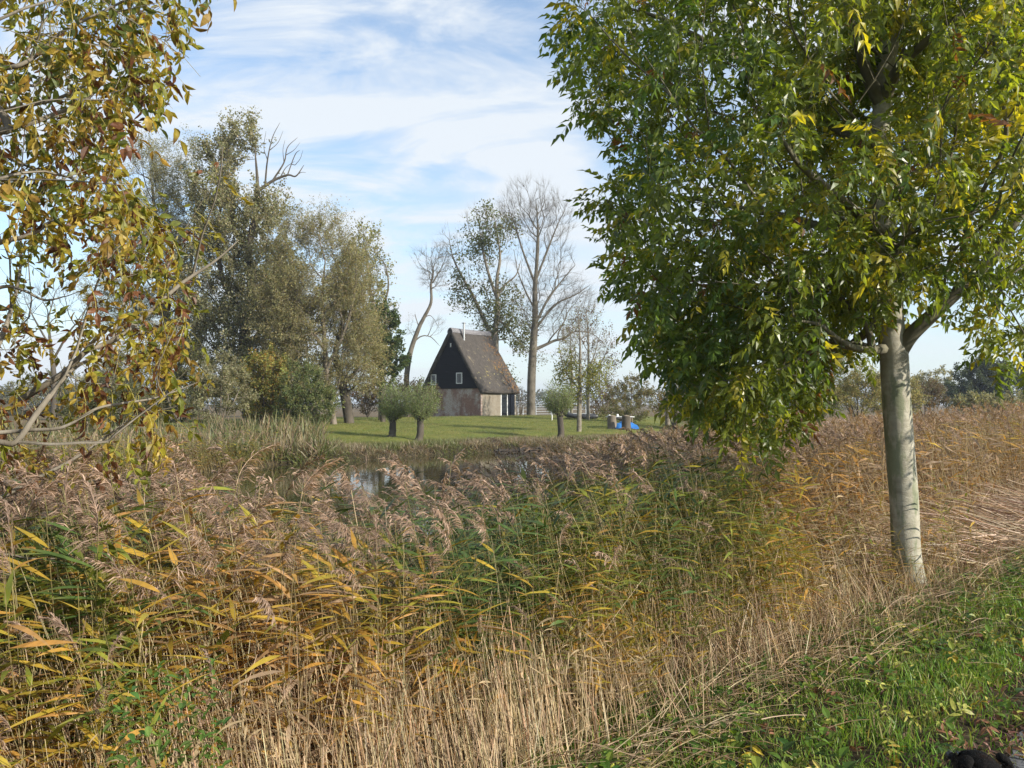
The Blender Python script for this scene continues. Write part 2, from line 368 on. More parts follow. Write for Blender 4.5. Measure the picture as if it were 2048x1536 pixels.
def tubes_from(mb, nodes, par, ch, cnt, r, col, kmin=3, seed=0, first=None):
    g = np.random.default_rng(seed)
    starts = [(0, -1)]
    while starts:
        s, p = starts.pop(); path = [p, s] if p >= 0 else [s]
        cur = s
        while ch[cur]:
            cs = sorted(ch[cur], key=lambda k: -cnt[k]); nxt = cs[0]
            for o_ in cs[1:]: starts.append((o_, cur))
            path.append(nxt); cur = nxt
        if len(path) < 2: continue
        pp = nodes[path]; rr = r[path].copy()
        if p >= 0: rr[0] = min(r[path[1]] * 1.15, r[path[0]])
        rr = np.maximum.accumulate(rr[::-1])[::-1]
        rr[-1] *= .6
        if rr.max() > .012 and len(pp) > 2: 
            m = 4; q = smoothpath(pp, m); tq = np.linspace(0, len(pp) - 1, len(q)); rr = np.interp(tq, np.arange(len(pp)), rr); pp = q
        k = 10 if rr[0] > .1 else 7 if rr[0] > .03 else 5 if rr[0] > .012 else kmin
        tube(first if (first is not None and p < 0) else mb, pp, rr, 16 if p < 0 and rr[0] > .1 else k, col)
def chains(specs):
    """specs: list of (list of points (already world), radius list, attach) ; returns nodes, parents, radii.  attach = None or (chain index, node index)"""
    nodes = []; par = []; rr = []; idx = []
    for pts, rs, at in specs:
        pts = smoothpath(pts, 4); rs = np.interp(np.linspace(0, 1, len(pts)), np.linspace(0, 1, len(rs)), rs)
        ids = []
        for k, p in enumerate(pts):
            if at is None: q = -1 if k == 0 else ids[-1]
            else:
                if k == 0:
                    base = idx[at]; dd = [np.linalg.norm(nodes[b_] - p) for b_ in base]; q = base[int(np.argmin(dd))]
                    if min(dd) < .02: ids.append(q); continue
                else: q = ids[-1]
            nodes.append(p); par.append(q); rr.append(rs[k]); ids.append(len(nodes) - 1)
        idx.append(ids)
    return nodes, par, np.array(rr)
def ellpts(ells, n, d, g, shell=.5):
    """points inside ellipsoids given as (px,py,rx,ry[,depth offset, depth radius m]) surveyed at distance d"""
    a = np.array([e[2] * e[3] for e in ells], float); a /= a.sum(); out = []
    for e, f in zip(ells, a):
        k = max(3, int(n * f)); v = nrm(g.normal(0, 1, (k, 3))); rr = g.random(k) ** (1 / 3 * (1 - shell) + shell * .18)
        v = v * rr[:, None]; off = e[4] if len(e) > 4 else 0; rd = e[5] if len(e) > 5 else (e[2] + e[3]) * .45 * d / F
        c = P(e[0], e[1], d + off); sc_ = (d + off) / F
        p = c + v * np.array([e[2] * sc_, rd, e[3] * sc_]); w_ = max(1.2, .03 * d)
        gp = fbm(p[:, 0] / w_ + p[:, 1] / w_ * .7, p[:, 2] / w_ + p[:, 1] / w_ * .4, 63); out.append(p[(gp > .40) | (g.random(k) < .25)])
    return np.concatenate(out)
def quadleaf(w=.35):
    return dict(V=np.array([(0, 0, 0), (.5, w / 2, .06), (1, 0, -.05), (.5, -w / 2, .06)], float), T=np.array([(0, 1, 2), (0, 2, 3)]))
QL = quadleaf(.45); QLW = quadleaf(.28); QLB = quadleaf(.7)
def palette(cols, n, g, jit=.12):
    cols = np.array(cols, float); c = cols[g.integers(0, len(cols), n)]
    m = g.random((n, 1)); c2 = cols[g.integers(0, len(cols), n)]; c = c * (1 - m * .4) + c2 * m * .4
    return c * (1 + g.normal(0, jit, (n, 1))) * (1 + g.normal(0, .05, (n, 3)))
def leaves(mb, pts, n, size, sig, cols, g, tp=QL, droop=.2, clump=None):
    i = g.integers(0, len(pts), n)
    pos = pts[i] + g.normal(0, 1, (n, 3)) * sig
    d = g.normal(0, 1, (n, 3)) + np.array([0, 0, -droop * 2])
    R = frames(d, nrm(g.normal(0, 1, (n, 3)) + np.array([0, 0, .6])))
    c = palette(cols, n, g)
    cl = 1 + (np.random.default_rng(5).normal(0, .24, len(pts)))[i]      # each clump has its own tone
    c = c * np.clip(cl, .6, 1.5)[:, None]
    scatter(mb, tp, pos, R, size * g.uniform(.6, 1.3, n), np.clip(c, .004, 1))
def bgtree(name, label, group, d, specs, ells, npts, R, rtip, cols, nleaf, lsize, lsig, bark, seed, bf=.3, tp=QL, twigs=0, twl=.8, twup=.5, cat='tree', leafells=None, bcol=(.5, .5, .5), shell=.35, twr=.012, droop=.2, tipsonly=False, partname='crown'):
    g = np.random.default_rng(seed)
    W = []
    for pts, rs, at in specs:
        W.append(([P(a[0], a[1], d + (a[2] if len(a) > 2 else 0)) for a in pts], rs, at))
    b0 = W[0][0][0]; gz = float(H(b0[0], b0[1])); W[0][0][0] = np.array([b0[0], b0[1], min(gz, b0[2]) - .05])
    nodes, par, rr = chains(W)
    pts = ellpts(ells, npts, d, g, shell) if ells else np.zeros((0, 3))
    nodes, par, ch, cnt, r, tips = grow(nodes, par, pts, R, rtip, bf, 2, rr)
    root = thing(name, (b0[0], b0[1], gz), label, cat, group)
    mb = MB(); tubes_from(mb, nodes, par, ch, cnt, r, bcol, seed=seed)
    twp = None
    if twigs or nleaf:
        tn = np.array([i for i in range(len(nodes)) if cnt[i] <= 3 and par[i] >= 0 and i >= len(rr)]); k_ = max(twigs, nleaf // 26); sel = tn[g.integers(0, len(tn), k_)]
        out_ = nrm(nodes[sel] - nodes[tn].mean(0)); dirs = nrm(nrm(nodes[sel] - nodes[par[sel]]) + out_ * .5 + g.normal(0, .5, (k_, 3)) + np.array([0, 0, twup]))
        L = twl * g.uniform(.4, 1.25, k_); twp = (nodes[sel], dirs, L)
    if twigs:
        tpz = dict(V=np.array([(0, -1, -.6), (0, 1, -.6), (0, 0, 1), (.5, -.6, -.4 + 3), (.5, .6, -.4 + 3), (.5, 0, .6 + 3), (1, 0, 9)], float), T=np.array([(0, 1, 4), (0, 4, 3), (1, 2, 5), (1, 5, 4), (2, 0, 3), (2, 3, 5), (3, 4, 6), (4, 5, 6), (5, 3, 6)]))
        tpz['V'][:, 1:] *= .5
        Rm = frames(dirs[:twigs]); Rm = Rm * np.stack([L[:twigs], np.full(twigs, twr), np.full(twigs, twr)], 1)[:, None, :]
        scatter(mb, tpz, nodes[sel[:twigs]], Rm, np.ones(twigs), np.tile(bcol, (twigs, 1)))
    mb.build('trunk', bark, root, smooth=True)
    if nleaf:
        if leafells is not None:
            lp = ellpts(leafells, max(60, nleaf // 25), d, g, .2); mb = MB(); leaves(mb, lp, nleaf, lsize, lsig, cols, g, tp, droop)
        else:
            B_, D_, L_ = twp; i = g.integers(0, len(B_), nleaf); u_ = g.random(nleaf) ** .8; pos = B_[i] + D_[i] * (L_[i] * u_)[:, None] + g.normal(0, 1, (nleaf, 3)) * lsig * .28
            pos[:, 2] += .02 * L_[i] * u_; ax_ = nrm(D_[i] * .6 + g.normal(0, .8, (nleaf, 3)) + [0, 0, -droop]); cl = 1 + np.random.default_rng(seed).normal(0, .17, len(B_))[i]
            c = palette(cols, nleaf, g) * np.clip(cl, .6, 1.5)[:, None]; mb = MB()
            scatter(mb, tp, pos, frames(ax_, nrm(g.normal(0, 1, (nleaf, 3)) + np.array([0, 0, .6]))), lsize * g.uniform(.6, 1.3, nleaf), np.clip(c, .004, 1))
        mb.build(partname, m_bgleaf, root)
    return root
# ------------------------------------------------------------------ house
TH = rad(37.5)
KH = P(961.5, 832, 80.0); WG = 6.95; LS = 5.2; HE = 2.62; HR = 7.85
house = thing('thatched_barn', (KH[0], KH[1], KH[2]), 'small steep-roofed barn with thatched roof, black boarded gable and worn brick wall, on the lawn', 'barn', rz=-TH)
def hb(name, mb, mat, parent=None, smooth=False, label=None):
    o = mb.build(name, mat, None, smooth); o.parent = parent or house
    if label: o['label'] = label
    return o
def wallcol(t, v):
    br = nd(t, 'ShaderNodeTexBrick'); mp = nd(t, 'ShaderNodeMapping'); t.links.new(v, mp.inputs['Vector']); mp.inputs['Rotation'].default_value = (rad(90), 0, 0)
    t.links.new(mp.outputs[0], br.inputs['Vector']); br.inputs['Scale'].default_value = 1; br.inputs['Brick Width'].default_value = .24; br.inputs['Row Height'].default_value = .075; br.inputs['Mortar Size'].default_value = .008
    br.inputs['Color1'].default_value = (.19, .075, .052, 1); br.inputs['Color2'].default_value = (.26, .12, .085, 1); br.inputs['Mortar'].default_value = (.26, .22, .18, 1)
    ww = ramp(t, noise(t, smap(t, v, (1, 1, .8)), .7, 6, .62, 0), [(.46, (.10, .10, .10)), (.56, (1, 1, 1))])
    fine = ramp(t, noise(t, v, 9, 4, .7), [(.35, (.25, .25, .25)), (.6, (1, 1, 1))])
    f = mixc(t, 1.0, ww, fine, 'MULTIPLY')
    c = mixc(t, f, br.outputs[0], (.46, .425, .385))
    st = ramp(t, noise(t, smap(t, v, (2.5, 1, .25)), 1.6, 4, .6), [(.58, (0, 0, 0)), (.70, (.6, .6, .6))])
    return mixc(t, st, c, (.10, .075, .06))
m_brick = solid('worn_brick', wallcol, .9, .2, lambda t, v: noise(t, v, 14, 5, .7), .5, .02)
m_plaster = solid('beige_plaster', lambda t, v: mixc(t, ramp(t, noise(t, v, 2.2, 6, .65), [(.38, (0, 0, 0)), (.7, (.55, .55, .55))]),
        ramp(t, noise(t, v, 7, 5, .6), [(.3, (.145, .12, .087)), (.7, (.21, .18, .135))]), (.28, .26, .215)), .9, .2, lambda t, v: noise(t, v, 30, 5, .7), .4, .01)
m_board = solid('black_tarred_boards', lambda t, v: ramp(t, noise(t, smap(t, v, (.5, .5, 6)), 5, 4), [(.3, (.003, .0035, .005)), (.7, (.010, .011, .015))]), .8, .12)
def thatch(t, v):
    base = ramp(t, noise(t, smap(t, v, (1, 4, .7)), 3.5, 7, .7), [(.3, (.034, .030, .027)), (.5, (.066, .058, .051)), (.72, (.11, .098, .087))])
    sx = nd(t, 'ShaderNodeSeparateXYZ'); t.links.new(v, sx.inputs[0])
    # lichen grows mostly toward the far lower end of the slope
    gy = M(t, 'MULTIPLY', sx.outputs[1], .10); gz = M(t, 'MULTIPLY', M(t, 'ABSOLUTE', M(t, 'SUBTRACT', sx.outputs[2], 3.9)), -.06)
    nn = M(t, 'ADD', M(t, 'ADD', noise(t, smap(t, v, (1, .75, 1)), 1.15, 3, .55), gy), gz)
    big = ramp(t, nn, [(.74, (0, 0, 0)), (.82, (1, 1, 1))])
    sp = ramp(t, noise(t, v, 4.5, 5, .7), [(.52, (0, 0, 0)), (.60, (.75, .75, .75))])
    f = mixc(t, 1.0, big, sp, 'MULTIPLY'); oc = ramp(t, M(t, 'ADD', M(t, 'MULTIPLY', sx.outputs[1], .12), M(t, 'MULTIPLY', noise(t, v, 2.5), .6)), [(.5, (.30, .26, .08)), (.78, (.24, .115, .03))])
    base = mixc(t, ramp(t, noise(t, v, 1.7, 5, .7), [(.60, (0, 0, 0)), (.68, (.7, .7, .7))]), base, (.23, .19, .13))
    sm = ramp(t, M(t, 'ADD', noise(t, v, 5.5, 2, .5), M(t, 'MULTIPLY', gz, .8)), [(.66, (0, 0, 0)), (.69, (1, 1, 1))])
    base = mixc(t, sm, base, (.42, .38, .16))
    return mixc(t, f, base, oc)
m_thatch = solid('old_thatch', thatch, .95, .1, lambda t, v: noise(t, smap(t, v, (1, 5, .6)), 10, 6, .7), .4, .04)
m_white = solid('white_paint', lambda t, v: ramp(t, noise(t, v, 12, 4), [(.3, (.58, .58, .56)), (.7, (.74, .74, .72))]), .55, .4)
m_pane = newmat('window_glass'); t = m_pane.node_tree
b = nd(t, 'ShaderNodeBsdfPrincipled'); b.inputs['Base Color'].default_value = (.02, .024, .028, 1); b.inputs['Roughness'].default_value = .08; b.inputs['Specular IOR Level'].default_value = .8
o = nd(t, 'ShaderNodeOutputMaterial'); t.links.new(b.outputs[0], o.inputs[0])
m_steel = solid('steel_pipe', (.55, .55, .54), .3, .5, metal=.85)
m_tile = solid('ridge_tile', lambda t, v: ramp(t, noise(t, v, 6, 5, .7), [(.3, (.10, .095, .10)), (.7, (.24, .23, .235))]), .8, .3, lambda t, v: noise(t, v, 25, 4), .4, .01)
m_shut = solid('dark_blue_shutter', lambda t, v: ramp(t, noise(t, smap(t, v, (8, 8, .6)), 3, 4), [(.3, (.004, .006, .011)), (.7, (.009, .012, .02))]), .7, .15)
# brick gable wall (front), plaster side wall, two rear walls
T_ = .22
mb = MB(); box(mb, -WG, 0, 0, T_, -.3, HE); hb('gable_wall', mb, m_brick, label='worn brick gable wall with flaking whitewash')
# corner quoin bricks
mb = MB()
for k in range(17): 
    wq = .22 if k % 2 else .12
    box(mb, -wq, .004, -.006, -.0, k * .15 + .02, k * .15 + .13)
hb('corner_bricks', mb, m_brick)
DX0, DX1 = 2.88, 3.94     # door opening along the side
SX1, SZ = 4.98, 2.06
mb = MB()
box(mb, -T_, 0, T_, DX0, -.3, HE); box(mb, -T_, 0, DX0, DX1, SZ, HE); box(mb, -T_, 0, DX1, LS, -.3, HE)
hb('side_wall', mb, m_plaster, label='beige plastered side wall beside the glass door')
mb = MB(); box(mb, -WG, -T_, LS - T_, LS - .003, -.3, HE); box(mb, -WG + .003, -WG + T_, T_, LS - T_, -.3, HE); hb('rear_wall', mb, m_plaster)
# gable boards: overlapping horizontal boards, front and rear
mb = MB()
nb = 24; z0 = HE - .12
apex = HR - .22; hw = WG / 2 - .02
def halfw(z): return hw * (apex - z) / (apex - HE) if z > HE else hw
for k in range(nb):
    za = z0 + k * (apex - z0) / nb; zb = za + (apex - z0) / nb
    wa, wb = halfw(za), max(halfw(zb), .01)
    cxm = -WG / 2; yo = -.075
    V = [(cxm - wa, yo, za), (cxm + wa, yo, za), (cxm + wb, yo + .05, zb), (cxm - wb, yo + .05, zb), (cxm - wa, .12, za), (cxm + wa, .12, za), (cxm + wb, .12, zb), (cxm - wb, .12, zb)]
    mb.add(V, Q=[(0, 1, 2, 3), (0, 4, 5, 1), (1, 5, 6, 2), (3, 7, 4, 0), (4, 7, 6, 5)])
gb = hb('gable_boarding', mb, m_board)
mb = MB(); mb.add([(-WG, LS - .02, HE), (0, LS - .02, HE), (-WG / 2, LS - .02, apex)], T=[(0, 2, 1)]); hb('rear_gable', mb, m_board)
# roof: two thick thatch slopes with worn uneven surface
mb = MB(); OV = .33; VG = .26; TK = .30
gridn = 40
def slope(sign):
    nu, nv = 34, 26; top = np.zeros((nv + 1, nu + 1, 3)); bot = np.zeros((nv + 1, nu + 1, 3))
    sl = (HR - HE) / (WG / 2); nrmv = np.array([sign * sl, 0, 1]) / math.hypot(sl, 1)
    for a in range(nv + 1):
        v_ = a / nv
        for b_ in range(nu + 1):
            u_ = b_ / nu
            xx = sign * v_ * (WG / 2 + OV); yy = -VG - .04 * math.sin(v_ * 2.5) + u_ * (LS + 2 * VG); z = HR - abs(xx) * sl + .10 * v_ * v_ * 0
            nz = (float(fbm(yy * 1.1 + 7 * sign, v_ * 4.0, 31)) - .5) * .12 + (float(fbm(yy * 6, v_ * 20, 33)) - .5) * .035
            sag = -.07 * math.sin(u_ * math.pi) * (.6)
            rnd = .11 * max(0, (v_ - .95) / .05) ** 2 + .05 * (1 if b_ in (0, nu) else 0)
            top[a, b_] = (-WG / 2 + xx, yy, z + sag) + nrmv * (TK * .5 + nz - rnd)
            bot[a, b_] = (-WG / 2 + xx * .995, yy, z + sag) - nrmv * TK * .5
    n_ = nu + 1; idx = lambda a, b_: a * n_ + b_
    V = np.concatenate([top.reshape(-1, 3), bot.reshape(-1, 3)]); o_ = (nv + 1) * n_; Q = []
    for a in range(nv):
        for b_ in range(nu):
            Q.append((idx(a, b_), idx(a, b_ + 1), idx(a + 1, b_ + 1), idx(a + 1, b_))); Q.append((o_ + idx(a, b_), o_ + idx(a + 1, b_), o_ + idx(a + 1, b_ + 1), o_ + idx(a, b_ + 1)))
    for a in range(nv):
        for b_ in (0, nu): Q.append((idx(a, b_), idx(a + 1, b_), o_ + idx(a + 1, b_), o_ + idx(a, b_)))
    for b_ in range(nu): Q.append((idx(nv, b_), idx(nv, b_ + 1), o_ + idx(nv, b_ + 1), o_ + idx(nv, b_)))
    mb.add(V, Q=Q)
slope(1); slope(-1)
roof = hb('roof', mb, m_thatch, smooth=True, label='grey brown thatched roof with yellow and orange lichen')
mb = MB()
nt_ = 21
for k in range(nt_):
    ya = -VG - .02 + k * (LS + 2 * VG + .04) / nt_; yb = ya + (LS + 2 * VG) / nt_ - .015
    sg = -.045 * math.sin((k + .5) / nt_ * math.pi)
    pr = [(-.33, -.30), (-.30, -.12), (-.17, .07), (0, .15), (.17, .07), (.30, -.12), (.33, -.30)]
    V = []
    for yy, hh in ((ya, .0), (yb, .025)):
        for (a, z) in pr: V.append((-WG / 2 + a, yy, HR + z + .15 + hh + sg))
    for yy, hh in ((ya, .0), (yb, .025)):
        for (a, z) in pr: V.append((-WG / 2 + a * .85, yy, HR + z + .10 + hh + sg))
    Q = [(a, a + 1, 8 + a, 7 + a) for a in range(6)] + [(14 + a, 21 + a, 22 + a, 15 + a) for a in range(6)] + [(a, 14 + a, 15 + a, a + 1) for a in range(6)] + [(7 + a, 8 + a, 22 + a, 21 + a) for a in range(6)]
    mb.add(V, Q=Q)
hb('ridge_tiles', mb, m_tile, roof)
mb = MB(); cxp = -WG / 2 + .62
tube(mb, [(cxp, .98, 6.4), (cxp, .98, 7.9), (cxp, .98, 8.62)], .105, 14); tube(mb, [(cxp, .98, 8.58), (cxp, .98, 8.64)], .2, 14); tube(mb, [(cxp, .98, 7.25), (cxp, .98, 7.3)], .14, 14)
hb('chimney_pipe', mb, m_steel, roof)
def window(x, z, w_, h_, nm='window'):
    f = MB(); e = .075; y0, y1 = -.115, -.045
    box(f, x - w_ / 2, x + w_ / 2, y0, y1, z - h_ / 2, z - h_ / 2 + e); box(f, x - w_ / 2, x + w_ / 2, y0, y1, z + h_ / 2 - e, z + h_ / 2)
    box(f, x - w_ / 2, x - w_ / 2 + e, y0, y1, z - h_ / 2 + e, z + h_ / 2 - e); box(f, x + w_ / 2 - e, x + w_ / 2, y0, y1, z - h_ / 2 + e, z + h_ / 2 - e)
    p_ = MB(); box(p_, x - w_ / 2 + e, x + w_ / 2 - e, -.085, -.07, z - h_ / 2 + e, z + h_ / 2 - e)
    fo = hb(nm, f, m_white); po = hb('pane', p_, m_pane, fo)
    if w_ > .3:
        g_ = MB(); box(g_, x - .012, x + .012, -.098, -.088, z - h_ / 2 + e, z + h_ / 2 - e)
        for q in (-.17, .17): box(g_, x - w_ / 2 + e, x + w_ / 2 - e, -.097, -.0885, z + q * h_ - .01, z + q * h_ + .01)
        hb('glazing_bar', g_, m_board, fo)
window(-2.5, 3.45, .72, 1.02); window(-5.68, 3.36, .66, 1.0)
mb = MB(); box(mb, -WG / 2 - .16, -WG / 2 - .02, -.075, -.05, 6.35, 6.72); hb('vent_slit', mb, m_white)
# door
mb = MB(); e = .11
box(mb, -.03, .03, DX0, DX0 + e, -.02, SZ); box(mb, -.03, .03, DX1 - e, DX1, -.02, SZ); box(mb, -.03, .03, DX0 + e, DX1 - e, SZ - .08, SZ); box(mb, -.03, .05, DX0 - .02, DX1 + .02, -.12, -.02)
dr = hb('door', mb, m_white, label='narrow glazed door in a white frame')
mb = MB(); box(mb, -.02, -.005, DX0 + e, DX1 - e, -.02, SZ - .08); hb('pane', mb, m_pane, dr)
mb = MB()
for q in range(1, 5): box(mb, -.003, .008, DX0 + e, DX1 - e, q * .4 - .01, q * .4 + .012)
box(mb, -.003, .0075, (DX0 + DX1) / 2 - .012, (DX0 + DX1) / 2 + .012, 0, SZ - .08); box(mb, -.003, .012, DX0 + e, DX1 - e, -.02, .28)
hb('glazing_bar', mb, m_board, dr)
mb = MB(); box(mb, .005, .06, DX0 + .06, DX0 + .09, 1.0, 1.14); hb('handle', mb, m_steel, dr)
mb = MB()
for q in range(6): box(mb, .02, .055, DX1 + .02 + q * .172, DX1 + .02 + q * .172 + .166, .0, SZ)
for q in (.25, 1.75): box(mb, .056, .085, DX1 + .05, DX1 + 1.02, q, q + .12)
sh = hb('shutter', mb, m_shut, label='dark boarded shutter folded open beside the door')
mb = MB()
for q in (.2, 1.85): mb = MB(); box(mb, .0595 + .03, .10, DX1 + 1.0, DX1 + 1.12, q, q + .05); hb('hinge', mb, m_white, sh)
mb = MB(); box(mb, .0, .14, DX0 - .42, DX0 - .30, 2.02, 2.16); hb('wall_lamp', mb, m_white)

# ------------------------------------------------------------------ background trees
OLG = [(.26, .25, .14), (.18, .175, .085), (.12, .13, .055), (.32, .30, .20), (.23, .21, .13)]
OLY = [(.29, .25, .11), (.20, .185, .07), (.14, .15, .045), (.33, .28, .13), (.24, .21, .13)]
DKG = [(.045, .075, .027), (.065, .10, .035), (.04, .06, .022), (.10, .12, .04)]
GG = 'willows and poplars left of the barn'
bgtree('willow_tree', 'tall grey green willow at the far left of the tree group, behind the yellow branches', GG, 64,
       [([(330, 860), (325, 760), (335, 660), (320, 560), (310, 430), (300, 340)], [.42, .36, .28, .2, .12, .05], None),
        ([(335, 690), (370, 600), (385, 500), (390, 420)], [.2, .16, .1, .04], 0),
        ([(325, 720), (280, 640), (250, 560)], [.2, .12, .05], 0)],
       [(300, 360, 48, 75), (345, 400, 55, 85), (285, 480, 85, 80), (360, 540, 75, 90), (260, 590, 75, 80), (330, 660, 80, 90), (300, 760, 90, 80), (385, 330, 22, 40)],
       1000, .42, .012, OLG, 80000, .165, .34, m_bark_dark, 11, tp=QLW, twigs=2500, twl=1.9)
bgtree('willow_tree', 'tallest tree of the left group, dark upper crown and a bare dead limb reaching right', GG, 61,
       [([(498, 862), (500, 760), (488, 680), (502, 590), (498, 500), (512, 420), (515, 370), (510, 300)], [.5, .44, .38, .3, .26, .2, .12, .04], None),
        ([(512, 385), (545, 362), (575, 350), (592, 352), (608, 330)], [.13, .1, .07, .05, .02], 0),
        ([(545, 362), (568, 325), (575, 295), (595, 275)], [.07, .05, .03, .012], 1),
        ([(530, 372), (535, 320), (545, 275), (560, 245)], [.07, .05, .03, .012], 1),
        ([(575, 350), (590, 310), (600, 300)], [.04, .03, .012], 1), ([(560, 356), (572, 335), (590, 322)], [.04, .025, .01], 1), ([(592, 352), (602, 345), (612, 345)], [.03, .02, .01], 1), ([(535, 320), (528, 295), (532, 262)], [.03, .02, .01], 3), ([(540, 300), (556, 285), (566, 262)], [.03, .02, .01], 3), ([(568, 325), (566, 300), (570, 280)], [.03, .018, .01], 2), ([(572, 310), (588, 300), (600, 285)], [.03, .018, .01], 2), ([(590, 330), (600, 318), (606, 300)], [.025, .018, .01], 4),
        ([(498, 640), (450, 570), (435, 480), (445, 380), (440, 300)], [.22, .18, .12, .08, .03], 0),
        ([(490, 700), (540, 640), (570, 600), (600, 590)], [.2, .14, .09, .04], 0)],
       [(440, 310, 40, 42), (480, 285, 36, 38), (430, 400, 55, 70), (470, 470, 70, 80), (530, 440, 32, 60), (440, 560, 80, 80), (520, 560, 60, 80), (480, 660, 95, 80), (560, 650, 60, 60), (500, 760, 95, 75), (425, 690, 60, 70), (565, 740, 60, 80), (545, 560, 50, 60)],
       1100, .5, .012, OLG, 88000, .165, .34, m_bark_dark, 12, tp=QLB, twigs=2800, twl=1.7)
bgtree('willow_tree', 'broad olive willow in the middle of the left group with a rounded grey top', GG, 58,
       [([(668, 838), (655, 770), (650, 700), (645, 600), (650, 520)], [.22, .19, .16, .1, .04], None),
        ([(650, 700), (610, 640), (590, 570), (580, 500)], [.14, .11, .07, .03], 0),
        ([(652, 740), (690, 660), (710, 580), (712, 510)], [.14, .1, .07, .03], 0)],
       [(595, 500, 42, 60), (650, 495, 45, 55), (610, 590, 85, 70), (690, 560, 45, 70), (650, 650, 95, 70), (575, 660, 70, 70), (700, 700, 40, 80), (610, 760, 85, 60), (560, 590, 50, 60)],
       1000, .22, .011, OLY + OLG, 100000, .155, .32, m_bark_grey, 13, tp=QLW, twigs=2600, twl=1.8)
bgtree('willow_tree', 'thin leaning willow with a dark trunk at the right edge of the broad olive crown', GG, 60,
       [([(699, 838), (690, 790), (680, 750), (672, 700), (690, 630), (700, 560)], [.34, .3, .26, .18, .1, .04], None),
        ([(686, 770), (712, 740), (722, 690), (725, 640)], [.13, .1, .06, .02], 0)],
       [(700, 560, 32, 60), (705, 650, 45, 70), (690, 730, 50, 55), (730, 720, 25, 60)],
       480, .34, .011, OLY, 20000, .17, .28, m_bark_dark, 14, tp=QLW, twigs=800, twl=1.5)
bgtree('poplar_tree', 'slender thinly leaved tree with a forked top at the right end of the left group', GG, 66,
       [([(763, 832), (763, 760), (757, 680), (748, 620), (738, 560), (728, 470)], [.24, .2, .17, .13, .09, .03], None),
        ([(752, 650), (776, 580), (770, 530), (755, 510)], [.09, .07, .04, .02], 0),
        ([(745, 600), (725, 550), (712, 490)], [.07, .05, .02], 0)],
       [(732, 490, 28, 38), (715, 520, 22, 50), (755, 550, 28, 45), (742, 620, 38, 55), (725, 690, 30, 50)],
       500, .24, .011, [(.22, .22, .09), (.16, .17, .07), (.26, .24, .11)], 4600, .17, .32, m_bark_grey, 15, tp=QLB, twigs=700, twl=.9)
bgtree('ivy_clad_tree', 'small dark green ivy covered tree beside the slender poplar', GG, 64,
       [([(766, 830), (764, 760), (768, 690), (772, 620)], [.2, .18, .12, .04], None), ([(765, 740), (790, 715), (802, 705)], [.08, .05, .02], 0)],
       [(768, 650, 26, 42), (772, 735, 22, 50), (790, 720, 24, 22), (775, 690, 22, 40)],
       260, .2, .011, DKG, 8000, .2, .25, m_bark_dark, 16, tp=QLB)
def bush(label, d, px, py, ells, cols, nleaf, lsize, seed, group=None, bark=None, name='shrub', npts=260, stems=6, tp=QL, sig=.22, twigs=300, R=.07, twl=.6, cat='shrub'):
    g = np.random.default_rng(seed); sp = []
    ex = [e for e in ells]; top = min(e[1] - e[3] * .5 for e in ex); l = min(e[0] - e[2] * .6 for e in ex); r_ = max(e[0] + e[2] * .6 for e in ex)
    sp.append(([(px, py), ((l + r_) / 2, (py + top) / 2), ((l + r_) / 2 + g.uniform(-3, 3), top)], [R, R * .6, .015], None))
    for k in range(stems - 1):
        q = l + (r_ - l) * (k + .5) / (stems - 1)
        sp.append(([(px, py), ((px + q) / 2 * .5 + q * .5, (py * .55 + top * .45), g.uniform(-.8, .8)), (q, top + (py - top) * g.uniform(.05, .4), g.uniform(-1.2, 1.2))], [R * .7, R * .4, .012], 0))
    return bgtree(name, label, group, d, sp, ells, npts, R, .009, cols, nleaf, lsize, sig, bark or m_bark_grey, seed, tp=tp, twigs=twigs, twl=twl, cat=cat, twr=.009, partname='foliage')
bush('pale silvery willow bush at the waterside left of the yellow green bush', 50, 440, 855, [(440, 765, 45, 48), (430, 815, 55, 40), (465, 790, 35, 50)], [(.30, .28, .18), (.22, .21, .12), (.15, .15, .08)], 20000, .12, 21, GG)
bush('yellow green leafy bush with orange tints under the tall trees', 54, 535, 862, [(530, 760, 48, 55), (545, 810, 50, 50), (500, 800, 35, 60)], [(.24, .24, .06), (.17, .19, .05), (.27, .22, .07), (.28, .17, .05), (.12, .14, .04)], 20000, .15, 22, GG, tp=QLB)
bush('dark green rounded bush left of the mown lawn', 52, 605, 862, [(605, 780, 38, 55), (600, 825, 45, 38), (640, 810, 30, 40)], [(.08, .11, .04), (.12, .15, .055), (.19, .19, .08)], 13000, .15, 23, GG)
bush('dense dark undergrowth bush below the far left willow', 58, 360, 870, [(350, 800, 60, 55), (300, 830, 60, 45), (385, 740, 35, 60)], [(.08, .09, .04), (.12, .125, .05), (.17, .155, .07)], 12000, .18, 24, GG)
bush('low grey shrub between the dark undergrowth and the pond', 46, 250, 880, [(250, 820, 70, 45), (190, 840, 60, 35)], [(.10, .11, .045), (.15, .14, .07), (.07, .08, .03)], 9000, .15, 25, GG)
RB = 'reddish brown shrubs around the barn'
bush('reddish brown thicket behind the lawn between the poplar and the willows', 74, 735, 834, [(728, 800, 32, 26), (750, 790, 22, 28)], [(.10, .055, .03), (.14, .08, .045), (.07, .06, .035), (.12, .10, .04)], 3500, .17, 26, RB)
bush('dark brown bush behind the two pollard willows', 72, 815, 836, [(815, 785, 36, 24), (850, 800, 28, 24), (800, 775, 20, 20)], [(.08, .06, .035), (.12, .09, .05), (.06, .055, .03)], 5000, .17, 27, RB)
bush('bare looking brown shrub against the right corner of the barn', 86, 1042, 834, [(1042, 805, 12, 18), (1038, 790, 8, 12)], [(.09, .07, .05), (.05, .055, .035)], 500, .14, 28, RB, npts=160, twigs=350)
